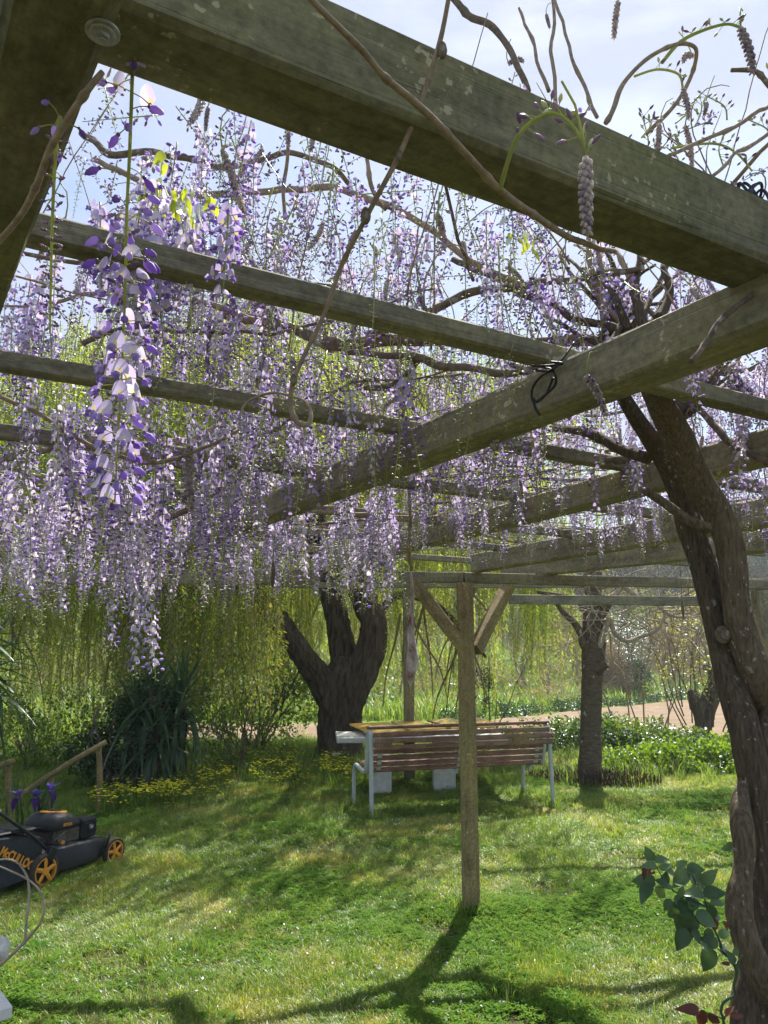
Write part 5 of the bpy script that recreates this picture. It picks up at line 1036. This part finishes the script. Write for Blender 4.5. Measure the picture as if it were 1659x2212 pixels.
limb([(806, 1360, 11.9), (850, 1290, 12.2), (930, 1300, 12.4), (1000, 1360, 12.6), (1050, 1420, 12.7)], [10, 8, 7, 5, 3], 14, .1, 8); limb([(780, 1240, 12.2), (850, 1200, 12.6), (950, 1150, 13), (1080, 1180, 13.2)], [12, 10, 8, 5], 16, .1, 8)
for k in range(26):                               # hanging brown twig sprays
    u = rnd.choice([rnd.uniform(0, 420), rnd.uniform(850, 1100)]); v = rnd.uniform(1230, 1330); y = rnd.uniform(9.5, 12); L = rnd.uniform(120, 280); dx = rnd.uniform(-90, 90)
    limb([(u, v, y), (u + dx * .3, v + L * .3, y), (u + dx * .8, v + L * .65, y), (u + dx, v + L, y)], [3, 2.4, 1.6, .9], 5, .1, 4, 'twig', M['wstem'])
sp = []; sr = []; ss = []; si = []
def strands(n, ur, y0, y1, top, bot, cat=False, keep=lambda u: True):
    """strands between heights: top/bot = functions of u giving picture rows"""
    for k in range(n):
        u = rnd.uniform(*ur)
        if not keep(u): continue
        y = rnd.uniform(y0, y1); vt = top(u); vb = bot(u); L_ = rnd.uniform(1.0, 2.6); pz = D(u, vt, y).z; bz = D(u, vb, y).z
        z = rnd.uniform(bz + L_ * .8, max(bz + L_ * .85, pz)); p = D(u, 1400, y); sp.append((p.x - wb_.x, y - wb_.y, z)); sr.append((rnd.gauss(0, .05), rnd.gauss(0, .05), rnd.uniform(0, 6.28))); ss.append((1.0, 1.0, L_ / 2)); si.append(rnd.randint(4, 5) if (cat and rnd.random() < .6) else rnd.randint(0, 3))
strands(1500, (-60, 430), 9.6, 13.5, lambda u: 700, lambda u: 1600 + rnd.uniform(-160, 60))
strands(260, (250, 600), 9.6, 11, lambda u: 1150, lambda u: 1480 + rnd.uniform(-80, 50), True)
strands(1300, (400, 690), 12.3, 16, lambda u: 700, lambda u: 1600 + rnd.uniform(-200, 30))
strands(800, (830, 1190), 12.2, 15.5, lambda u: 750, lambda u: 1530 + rnd.uniform(-170, 20) - max(0, u - 1080) * .3)
strands(420, (690, 860), 13, 16, lambda u: 800, lambda u: 1540 + rnd.uniform(-200, 20))
strands(60, (1120, 1250), 12.4, 13.5, lambda u: 1100, lambda u: 1460 + rnd.uniform(-100, 20))
# the crown above the pergola
for k in range(2600):
    a = rnd.uniform(0, 6.28); q = math.sqrt(rnd.random()); x = -2.6 + 5.6 * q * math.cos(a); y = 13 + 3.6 * q * math.sin(a); zt = 7.9 - 3.2 * q * q + rnd.uniform(-1.4, .2) + .9 * mn.noise(Vector((x * .8, y * .8, 0)))
    if abs(x) > .56 * y + .5: continue
    L_ = rnd.uniform(.9, 2.2); sp.append((x - wb_.x, y - wb_.y, zt)); sr.append((rnd.gauss(0, .12), rnd.gauss(0, .12), rnd.uniform(0, 6.28))); ss.append((1.2, 1.2, L_ / 2)); si.append(rnd.randint(0, 3))
for k in range(420):
    x = rnd.uniform(-6.6, -3.6); y = rnd.uniform(10, 13); zt = rnd.uniform(3.2, 5.6); sp.append((x - wb_.x, y - wb_.y, zt)); sr.append((rnd.gauss(0, .1), rnd.gauss(0, .1), rnd.uniform(0, 6.28))); ss.append((1.2, 1.2, rnd.uniform(.4, .9))); si.append(rnd.randint(0, 5))
for k in range(2600):                             # the near side of the crown, reaching over the lawn
    x = rnd.uniform(-6.4, 2.4); y = rnd.uniform(7.6, 11.5); zt = 4.0 + (y - 7.6) * .55 + rnd.uniform(0, 1.5) + 1.0 * mn.noise(Vector((x * .7, y * .7, 4))) - .25 * abs(x + 1.2)
    if mn.noise(Vector((x * .9, y * .9, 11))) < -.25: continue
    L_ = rnd.uniform(.7, 1.6); sp.append((x - wb_.x, y - wb_.y, zt)); sr.append((rnd.gauss(0, .15), rnd.gauss(0, .15), rnd.uniform(0, 6.28))); ss.append((1.1, 1.1, L_ / 2)); si.append(rnd.randint(0, 3))
for k in range(22):                               # fine upright branches of the crown
    a = rnd.uniform(0, 6.28); q = rnd.uniform(.1, .95); x = -2.6 + 5.4 * q * math.cos(a); y = 13 + 3.2 * q * math.sin(a); b0 = Vector((-1.2, 12.4, 3.2)); e = Vector((x, y, 7.6 - 3 * q * q)); m_ = (b0 + e) / 2 + Vector((0, 0, .8)); mb = MB(); mb.tube([p - wb_ for p in smooth([b0, m_, e, e + Vector((rnd.uniform(-.4, .4), 0, -.5))], 6)], [.06 - .05 * i / 18 for i in range(19)], 6); mb.obj('branch', M['willow'], wil)

scatter('crown', sp, sr, ss, si, WS, wil)

# ================================================================== OTHER TREES AND SHRUBS
def gen_branches(mb, p, d, L, r, depth, mat=0, spread=.7, grav=0.0, rn=rnd, n=5, seg=6, kids_=(2, 3)):
    P = [Vector(p)]; dd = Vector(d).normalized()
    for i in range(n):
        dd = (dd + Vector((rn.uniform(-.25, .25), rn.uniform(-.25, .25), rn.uniform(-.2, .2) + grav))).normalized(); P.append(P[-1] + dd * L / n)
    mb.tube(P, [r * (1 - .5 * i / n) for i in range(n + 1)], seg, mat)
    if depth > 0:
        for k in range(rn.randint(*kids_)):
            q = P[rn.randint(n // 2, n)]; e = (dd + Vector((rn.uniform(-1, 1), rn.uniform(-1, 1), rn.uniform(-.6, 1))) * spread).normalized(); gen_branches(mb, q, e, L * rn.uniform(.55, .85), r * .5, depth - 1, mat, spread, grav, rn, n, max(4, seg - 1), kids_)
# pruned tree on the right
tb = Vector((2.62, 9.8, 0)); pt = root('pruned_tree', 'pruned tree with bare lichened limbs standing in a ring of dark cut stalks', 'tree', tuple(tb))
def tl(pts, rpx, name='limb', mat='tree', seg=14, amp=.08):
    P = [D(*p) for p in pts]; rr = [r * PX(P[i].y) for i, r in enumerate(rpx)]; P, rr = smooth(P, 8, rr); mb = MB(); mb.tube([p - tb for p in P], rr, seg, 0, True, True, 1, lambda th, a, p: 1 + amp * mn.noise(Vector((math.cos(th), math.sin(th), a * 5))) + .05 * mn.noise(p * 9)); return mb.obj(name, M[mat], pt)
tl([(1275, 1730, 9.8), (1274, 1680, 9.8), (1275, 1620, 9.8), (1277, 1540, 9.8), (1280, 1460, 9.8), (1282, 1400, 9.8), (1282, 1340, 9.8), (1280, 1290, 9.8), (1283, 1235, 9.8)], [28, 25, 23, 21, 22, 25, 23, 20, 17], 'trunk', seg=24)
tl([(1282, 1410, 9.75), (1262, 1395, 9.7), (1255, 1370, 9.7), (1240, 1345, 9.7), (1218, 1325, 9.65), (1200, 1300, 9.6), (1190, 1285, 9.6)], [10, 9, 8, 7, 6, 5, 3]); tl([(1275, 1350, 9.8), (1262, 1315, 9.8), (1235, 1295, 9.8), (1200, 1285, 9.8), (1160, 1278, 9.8)], [9, 7, 6, 5, 3.5])
tl([(1290, 1345, 9.8), (1310, 1310, 9.75), (1330, 1280, 9.7), (1345, 1262, 9.7)], [11, 9, 8, 6]); tl([(1290, 1450, 9.7), (1300, 1440, 9.65), (1312, 1432, 9.6)], [12, 11, 9], label if False else 'limb')
tl([(1345, 1262, 9.7), (1325, 1285, 9.65), (1295, 1295, 9.6), (1275, 1292, 9.6)], [5, 6, 6, 4], 'limb', 'greytwig'); tl([(1292, 1400, 9.7), (1302, 1375, 9.65), (1312, 1345, 9.6), (1316, 1335, 9.6)], [8, 7, 6, 5], 'limb', 'greytwig')
tl([(1318, 1340, 9.7), (1330, 1370, 9.6), (1355, 1385, 9.6), (1385, 1375, 9.6), (1420, 1360, 9.5), (1440, 1320, 9.5)], [5, 5, 4.5, 4, 3.5, 2], 'limb', 'greytwig'); tl([(1345, 1265, 9.7), (1380, 1290, 9.6), (1420, 1305, 9.5), (1470, 1290, 9.5), (1520, 1262, 9.4)], [6, 6, 5, 4, 3], 'limb', 'greytwig')
tl([(1420, 1305, 9.5), (1450, 1330, 9.5), (1500, 1330, 9.5), (1560, 1300, 9.4)], [4, 3.5, 3, 2], 'limb', 'greytwig')
for k in range(90):
    mb = MB(); q = D(rnd.uniform(1230, 1580), rnd.uniform(1240, 1370), rnd.uniform(9.2, 10.2)) - tb; gen_branches(mb, q, (rnd.uniform(-1, 1), rnd.uniform(-.4, .4), rnd.uniform(-.9, .5)), rnd.uniform(.3, .8), .011, 2, 0, .8, .03, rnd, 5, 5); mb.obj('twig', M['greytwig'], pt)
mb = MB(); mp_ = Vector((2.62, 9.75, 0))
for k in range(1400):
    a = rnd.uniform(0, 6.28); q = .85 * math.sqrt(rnd.uniform(.06, 1)); x, y = q * math.cos(a), q * .55 * math.sin(a); h = rnd.uniform(.05, .2) * (1.2 - .5 * q); mb.tube([(x, y, -.02), (x + rnd.uniform(-.03, .03), y + rnd.uniform(-.03, .03), h)], [.006, .003], 3, 0, True, False)
tag(mb.obj('cut_stalks', M['mulch'], None, mp_), 'ring of dark cut stalks round the foot of the pruned tree', 'stubble', kind='stuff')

def blob_points(c, rad, n, r=rnd, surf=.55):
    out = []
    while len(out) < n:
        p = Vector((r.uniform(-1, 1), r.uniform(-1, 1), r.uniform(-1, 1)))
        if p.length < 1 and p.length > surf * r.random(): out.append(Vector((c[0] + p.x * rad[0], c[1] + p.y * rad[1], c[2] + p.z * rad[2])))
    return out
def shrub(name, label, cat, base, blobs, srcs, stems=6, sh=1.0, smat='twigdark', scl=(.7, 1.3), group=None, nstem=2, srad=.02):
    base = Vector(base); base.z = height(base.x, base.y); rt = root(name, label, cat, tuple(base), 0, group); pts = []
    for c, rad, n in blobs: pts += blob_points(c, rad, n)
    n = len(pts); scatter('foliage', [tuple(p) for p in pts], nr.uniform(0, 6.28, (n, 3)), nr.uniform(*scl, n), nr.randint(0, len(srcs), n), srcs, rt)
    for k in range(stems):
        mb = MB(); a = rnd.uniform(0, 6.28); gen_branches(mb, (rnd.uniform(-.12, .12), rnd.uniform(-.12, .12), -.05), (math.cos(a) * .35, math.sin(a) * .35, 1), sh * rnd.uniform(.5, .8), srad, nstem, 0, .6, .05); mb.obj('stem', M[smat], rt)
    return rt
S_dark = [leafclump('dark_clump_%d' % i, 60, .16, .055, .5, [M['darkleaf']], 400 + i) for i in range(3)]
S_bright = [leafclump('bright_clump_%d' % i, 46, .18, .05, .5, [M['shrub']], 410 + i) for i in range(3)]
S_hedge = [leafclump('hedge_clump_%d' % i, 50, .16, .055, .62, [M['hedge']], 420 + i) for i in range(3)]
S_lime = [leafclump('lime_clump_%d' % i, 12, .13, .05, .5, [M['lime']], 430 + i) for i in range(3)]
S_olive = [leafclump('olive_clump_%d' % i, 60, .3, .07, .25, [M['olive']], 440 + i) for i in range(3)]
S_far = [leafclump('far_clump_%d' % i, 55, .75, .30, .7, [M['pine']], 450 + i) for i in range(3)]
S_farb = [leafclump('far_bright_clump_%d' % i, 55, .75, .24, .6, [M['farscrub']], 455 + i) for i in range(3)]
S_brush = [leafclump('brush_clump_%d' % i, 90, .6, .5, .035, [M['brush']], 460 + i) for i in range(3)]
S_weed = [leafclump('weed_clump_%d' % i, 40, .12, .05, .6, [M['shrub']], 470 + i) for i in range(3)]
shrub('dark_shrub', 'dense dark green shrub behind the handrail and left of the yucca', 'shrub', (-3.2, 9.3, 0), [((.1, 0, .5), (.5, .45, .55), 85), ((.35, .1, .8), (.4, .35, .45), 50), ((-.35, .1, .3), (.35, .3, .3), 16)], S_dark, 5, 1.0)
shrub('leafy_shrub', 'small half-shaded shrub just right of the tall yucca', 'shrub', (-1.9, 10.6, 0), [((0, 0, .35), (.6, .5, .45), 34)], S_bright, 5, .9)
shrub('leafy_shrub', 'bright backlit shrub behind the left handrail', 'shrub', (-4.9, 10.8, 0), [((0, 0, .5), (1.0, .6, .6), 90)], S_bright, 5, .9)
shrub('leafy_shrub', 'thin many-stemmed shrub under the willow, left of its trunk', 'shrub', (-2.1, 12.6, 0), [((0, 0, 1.5), (1.0, .5, 1.0), 70), ((.4, 0, .7), (.7, .5, .6), 40)], S_bright, 11, 2.0)
shrub('leafy_shrub', 'loose leafy shrub between the yucca and the thin many-stemmed one', 'shrub', (-3.5, 12.4, 0), [((0, 0, 1.1), (1.1, .6, .9), 90), ((.6, -.2, .6), (.8, .5, .5), 50)], S_bright, 9, 1.7)
shrub('young_tree', 'slim young sapling behind the garden table, right of the middle post', 'sapling', (1.55, 12.0, 0), [((0, 0, 1.2), (.25, .2, .7), 14)], S_dark, 3, 1.9, scl=(.4, .8), srad=.014)
shrub('bramble_hedge', 'low sunlit bramble hedge behind the pruned tree at the edge of the field', 'hedge', (3.4, 12.6, 0), [((-1.1, .2, .12), (.9, .5, .32), 110), ((0, 0, .18), (1.0, .55, .38), 170), ((1.0, -.2, .12), (.9, .5, .34), 120)], S_hedge, 3, .6)
shrub('weed_patch', 'clump of bright tall nettles at the right behind the lawn', 'weeds', (4.2, 10.6, 0), [((0, 0, .12), (1.1, .55, .26), 210), ((.9, .1, .2), (.8, .5, .30), 120), ((-.9, .3, .05), (.7, .4, .14), 60)], S_weed, 3, .4, smat='rosestem')
sp_ = shrub('lime_shrub', 'twisted dark stump with upright shoots of lime green spring leaves', 'shrub', (D(1520, 1600, 13).x, 13.0, 0), [((0, 0, 1.9), (.75, .4, 1.0), 80), ((-.1, 0, 1.2), (.8, .4, .6), 34)], S_lime, 0)
mb = MB(); gen = [((1520, 1620), (1515, 1570), (1500, 1520), (1490, 1490)), ((1522, 1610), (1530, 1550), (1545, 1500), (1535, 1450), (1520, 1440)), ((1520, 1600), (1512, 1540), (1540, 1470), (1550, 1440))]
for g_ in gen:
    P = [D(u, v, 13) - sp_.location for u, v in g_]; P, rr = smooth(P, 6, [10 * PX(13), 11 * PX(13), 10 * PX(13), 8 * PX(13), 5 * PX(13)][:len(P)]); mb.tube(P, rr, 12, 0, True, True, 1, lambda th, a, p: 1 + .25 * mn.noise(p * 8))
mb.obj('stump', M['willow'], sp_)
for k in range(16):
    mb = MB(); x = rnd.uniform(-.35, .35); gen_branches(mb, (x, 0, rnd.uniform(.3, .8)), (x * .8, rnd.uniform(-.2, .2), 1), rnd.uniform(1.0, 1.7), .012, 1, 0, .5, .06); mb.obj('shoot', M['twigdark'], sp_)
# thin bare saplings along the field edge
for k, (u, v) in enumerate(((1340, 1600), (1385, 1600), (1395, 1600), (1420, 1600), (1440, 1590), (1365, 1590))):
    q = D(u, v, 13.4); rt = root('bare_sapling', ['leftmost thin leafless sapling before the ploughed field', 'third thin leafless sapling from the left before the field', 'fourth thin leafless sapling from the left before the field', 'fifth thin leafless sapling from the left before the field', 'rightmost thin leafless sapling before the ploughed field', 'second thin leafless sapling from the left before the field'][k], 'sapling', (q.x, q.y, height(q.x, q.y)), 0, 'thin leafless saplings before the field'); mb = MB(); gen_branches(mb, (0, 0, 0), (rnd.uniform(-.25, .25), 0, 1), rnd.uniform(1.3, 2.4), .016, 2, 0, .35, .05); mb.obj('stem', M['twig'], rt)
# yuccas
def yucca(name, label, base, crowns, n, L, trunks):
    rt = root(name, label, 'yucca', tuple(base)); LM = [leafmesh('yucca_leaf', L, L * .10, M['yucca'], 8, .3, dd) for dd in (.12, .45, .9)]
    for p, r in trunks: mb = MB(); mb.tube(smooth(p, 6), r, 12, 0, True, True, 1, lambda th, a, p: 1 + .2 * mn.noise(p * 14)); mb.obj('trunk', M['vine2'], rt)
    for c in crowns:
        for k in range(n):
            t = (k + rnd.random()) / n; el = R(85 - 135 * t); a = k * 2.4 + rnd.uniform(-.3, .3); m_ = LM[0 if t < .3 else (1 if t < .65 else 2)]
            link('leaf', m_, rt, (c[0], c[1], c[2] - t * .22), (el, 0, a), rnd.uniform(.75, 1.15))
yucca('yucca', 'dark green spiky yucca with drooping leaves standing behind the lawn on the left', (-2.72, 9.0, 0), [(.0, 0, 1.18), (.24, .05, .86), (-.20, .0, .98), (.08, -.1, .7), (.32, .1, 1.12)], 48, .58, [([(.05, 0, -.1), (.02, 0, .4), (0, 0, 1.1)], .07), ([(.07, 0, .2), (.14, 0, .5), (.12, .05, .78)], .05)])
yucca('yucca', 'low young yucca at the foot of the tall one', (-2.45, 8.8, 0), [(0, 0, .12)], 16, .42, [])
yucca('yucca', 'yucca crown leaning into the frame at the left edge below the pergola', (-3.45, 6.3, 0), [(0, 0, 1.85), (-.1, .2, 1.6), (.05, 0, 1.45)], 46, .62, [([(-.1, 0, -.1), (-.05, 0, .8), (0, 0, 1.7)], .08)])
# olive and others across the field
def ftree(name, label, cat, p, h, blobs, srcs, scl, group=None, tr=.12, tmat='twigdark'):
    p = Vector((p[0], p[1], height(p[0], p[1]) - .1)); rt = root(name, label, cat, tuple(p), rnd.uniform(-.4, .4), group); pts = []
    for c, rad, n in blobs: pts += blob_points(c, rad, n)
    n = len(pts); scatter('crown', [tuple(q) for q in pts], nr.uniform(0, 6.28, (n, 3)), nr.uniform(*scl, n), nr.randint(0, len(srcs), n), srcs, rt)
    mb = MB(); gen_branches(mb, (0, 0, 0), (.05, 0, 1), h * .5, tr, 2, 0, .6, .05, rnd, 5, 8); mb.obj('trunk', M[tmat], rt); return rt
op = D(1370, 1500, 30); ftree('olive_tree', 'silvery olive tree with a dark ivy-covered base beyond the ploughed field', 'olive tree', (op.x, 31), 3.4, [((0, 0, 2.5), (1.5, 1.1, 1.1), 150), ((-.5, 0, 1.6), (1.2, .9, .8), 60)], S_olive, (.7, 1.2), tr=.2)
shrub('ivy_clump', 'dark ivy mass at the foot of the olive tree beyond the field', 'shrub', (op.x + .2, 30.6, 0), [((0, 0, .8), (.75, .5, 1.0), 70)], S_dark, 0, scl=(1.0, 1.8))
for k, (u, y, h, w, lab) in enumerate(((1450, 36, 4.0, 1.6, 'buff bare thicket right of the olive tree'), (1480, 42, 5.5, 2.2, 'tall buff thicket high on the slope right of the olive tree'), (1312, 30, 2.6, .8, 'narrow dry reed clump left of the olive tree'), (1240, 38, 3.5, 2.4, 'grey leafless thicket behind the pruned tree'), (1560, 48, 4, 2.5, 'bare thicket on the slope seen between the twisted trunks'))):
    p = D(u, 1450, y); ftree('bare_thicket', lab, 'thicket', (p.x, y), h, [((0, 0, h * .45), (w, w * .6, h * .5), int(26 + 10 * w))], S_brush, (.6, 1.1), 'leafless thickets on the far slope', .05, 'brush')
# low dark plants in a row along the far edge of the field
for k in range(26):
    x = 2.0 + k * .75 + rnd.uniform(-.15, .15); y = fieldedge(x) + .1; rt = shrub('edge_plant', 'low dark bushes in a row along the far edge of the ploughed field', 'bush', (x, y, 0), [((0, 0, .15), (.36, .25, .2), 9)], S_dark, 0, scl=(.8, 1.3), group='low bushes along the far edge of the field') if k == 0 else None
    if k == 0: proto = rt
    else: c_ = copy_tree(proto); c_.location = (x, y, height(x, y)); c_.rotation_euler.z = rnd.uniform(0, 6.28); s_ = rnd.uniform(.6, 1.4); c_.scale = (s_, s_, s_ * .9)
# rough grass and scrub on the slope
SG = [tuft('scrub_%d' % i, 46, .5, .42, .03, [M['dgrass'], M['dry']], 600 + i, (1, .08 + .12 * i), (.1, .8)) for i in range(3)]
P5 = []
while len(P5) < 9000:
    y = 15 + 75 * rnd.random() ** 1.5; x = rnd.uniform(-.56, .58) * y
    if y < fieldedge(x) + 1 and x > -7: continue
    P5.append((x, y))
Zs = hgt(P5); n = len(P5); tag(scatter('rough_grass', [(x, y, z - .03) for (x, y), z in zip(P5, Zs)], [(0, 0, a) for a in nr.uniform(0, 6.28, n)], nr.uniform(.5, 1.5, n), nr.randint(0, 3, n), SG), 'rough grass on the far slope', 'grass', kind='stuff')
P5 = []
while len(P5) < 380:
    y = 24 + 50 * rnd.random() ** 1.3; x = rnd.uniform(-.56, .58) * y
    if y < fieldedge(x) + 1.5 or mn.noise(Vector((x * .12, y * .12, 7))) < .0: continue
    P5.append((x, y))
Zs = hgt(P5); n = len(P5); tag(scatter('scrub', [(x, y, z + .15) for (x, y), z in zip(P5, Zs)], nr.uniform(0, 6.28, (n, 3)), nr.uniform(.6, 1.5, n), nr.randint(0, 3, n), S_farb), 'low scrub on the far slope', 'scrub', kind='stuff')
P5 = []
while len(P5) < 150:
    y = 26 + 50 * rnd.random() ** 1.3; x = rnd.uniform(-.56, .58) * y
    if y < fieldedge(x) + 1.5 or mn.noise(Vector((x * .1, y * .1, 27))) < .05: continue
    P5.append((x, y))
Zs = hgt(P5); n = len(P5); tag(scatter('brushwood', [(x, y, z + .3) for (x, y), z in zip(P5, Zs)], nr.uniform(0, 6.28, (n, 3)), nr.uniform(.7, 1.8, n), nr.randint(0, 3, n), S_brush), 'bare brushwood on the far slope', 'brushwood', kind='stuff')
# leafless orchard rows up the slope
orch = None
for r_ in range(6):
    for k in range(14):
        x = -10 + k * 2.6 + r_ * .7 + rnd.uniform(-.3, .3); y = max(26, fieldedge(x) + 3.5) + r_ * 4.2 + rnd.uniform(-.3, .3)
        if abs(x) > .56 * y: continue
        if orch is None:
            orch = root('orchard_tree', 'small leafless fruit trees in rows on the green slope beyond the field', 'fruit tree', (x, y, height(x, y)), 0, 'leafless fruit trees on the slope'); mb = MB(); gen_branches(mb, (0, 0, 0), (0, 0, 1), 1.0, .09, 3, 0, .75, .1, random.Random(4), 4, 5, (3, 4)); mb.obj('branches', M['twig'], orch)
        else: c_ = copy_tree(orch); c_.location = (x, y, height(x, y)); c_.rotation_euler.z = rnd.uniform(0, 6.28); s_ = rnd.uniform(.7, 1.3); c_.scale = (s_,) * 3
# woods higher up: single trees
fa = ftree('woodland_tree', 'dark evergreen trees of the wood high on the far slope', 'tree', (10, 70), 8, [((0, 0, 5.2), (2.6, 2.4, 3.0), 90), ((.8, 0, 3.2), (2.0, 2, 1.6), 40)], S_far, (.7, 1.3), 'dark trees of the wood on the far slope', .22)
fb = ftree('woodland_tree', 'lighter green round trees in front of the wood on the far slope', 'tree', (12, 60), 6, [((0, 0, 3.4), (2.6, 2.2, 2.1), 90)], S_farb, (.6, 1.1), 'lighter green trees on the far slope', .2)
for k in range(110):
    y = rnd.uniform(66, 125); x = rnd.uniform(-.56, .58) * y; c_ = copy_tree(fa); c_.location = (x, y, height(x, y) - .3); c_.rotation_euler.z = rnd.uniform(0, 6.28); s_ = rnd.uniform(.7, 1.35); c_.scale = (s_, s_, s_ * rnd.uniform(.85, 1.2))
for k in range(34):
    y = rnd.uniform(42, 80); x = rnd.uniform(-.56, .56) * y; c_ = copy_tree(fb); c_.location = (x, y, height(x, y) - .3); c_.rotation_euler.z = rnd.uniform(0, 6.28); s_ = rnd.uniform(.5, 1.0); c_.scale = (s_,) * 3

# ================================================================== AIR
zlo = min(p_[2] for p_ in gv) - 1.0; zhi = max([12.0] + [o_.location.z + 12.5 for o_ in COL.objects if o_.parent is None and o_.name.startswith('woodland')]); zhi = max(zhi, max(p_[2] for p_ in gv) + .5)
mb = MB(); mb.box((0, 330, (zlo + zhi) / 2), (1012, 752, zhi - zlo)); hz = mb.obj('haze', [], None); hm = bpy.data.materials.new('haze_air'); hm.use_nodes = True; hm.node_tree.nodes.clear(); ho = hm.node_tree.nodes.new('ShaderNodeOutputMaterial'); hv = hm.node_tree.nodes.new('ShaderNodeVolumePrincipled')
hv.inputs['Color'].default_value = (.86, .90, .95, 1); hv.inputs['Density'].default_value = .0014; hv.inputs['Anisotropy'].default_value = .3; hm.node_tree.links.new(hv.outputs[0], ho.inputs['Volume']); hz.data.materials.append(hm); tag(hz, 'thin pale haze over the valley', 'haze', kind='stuff')
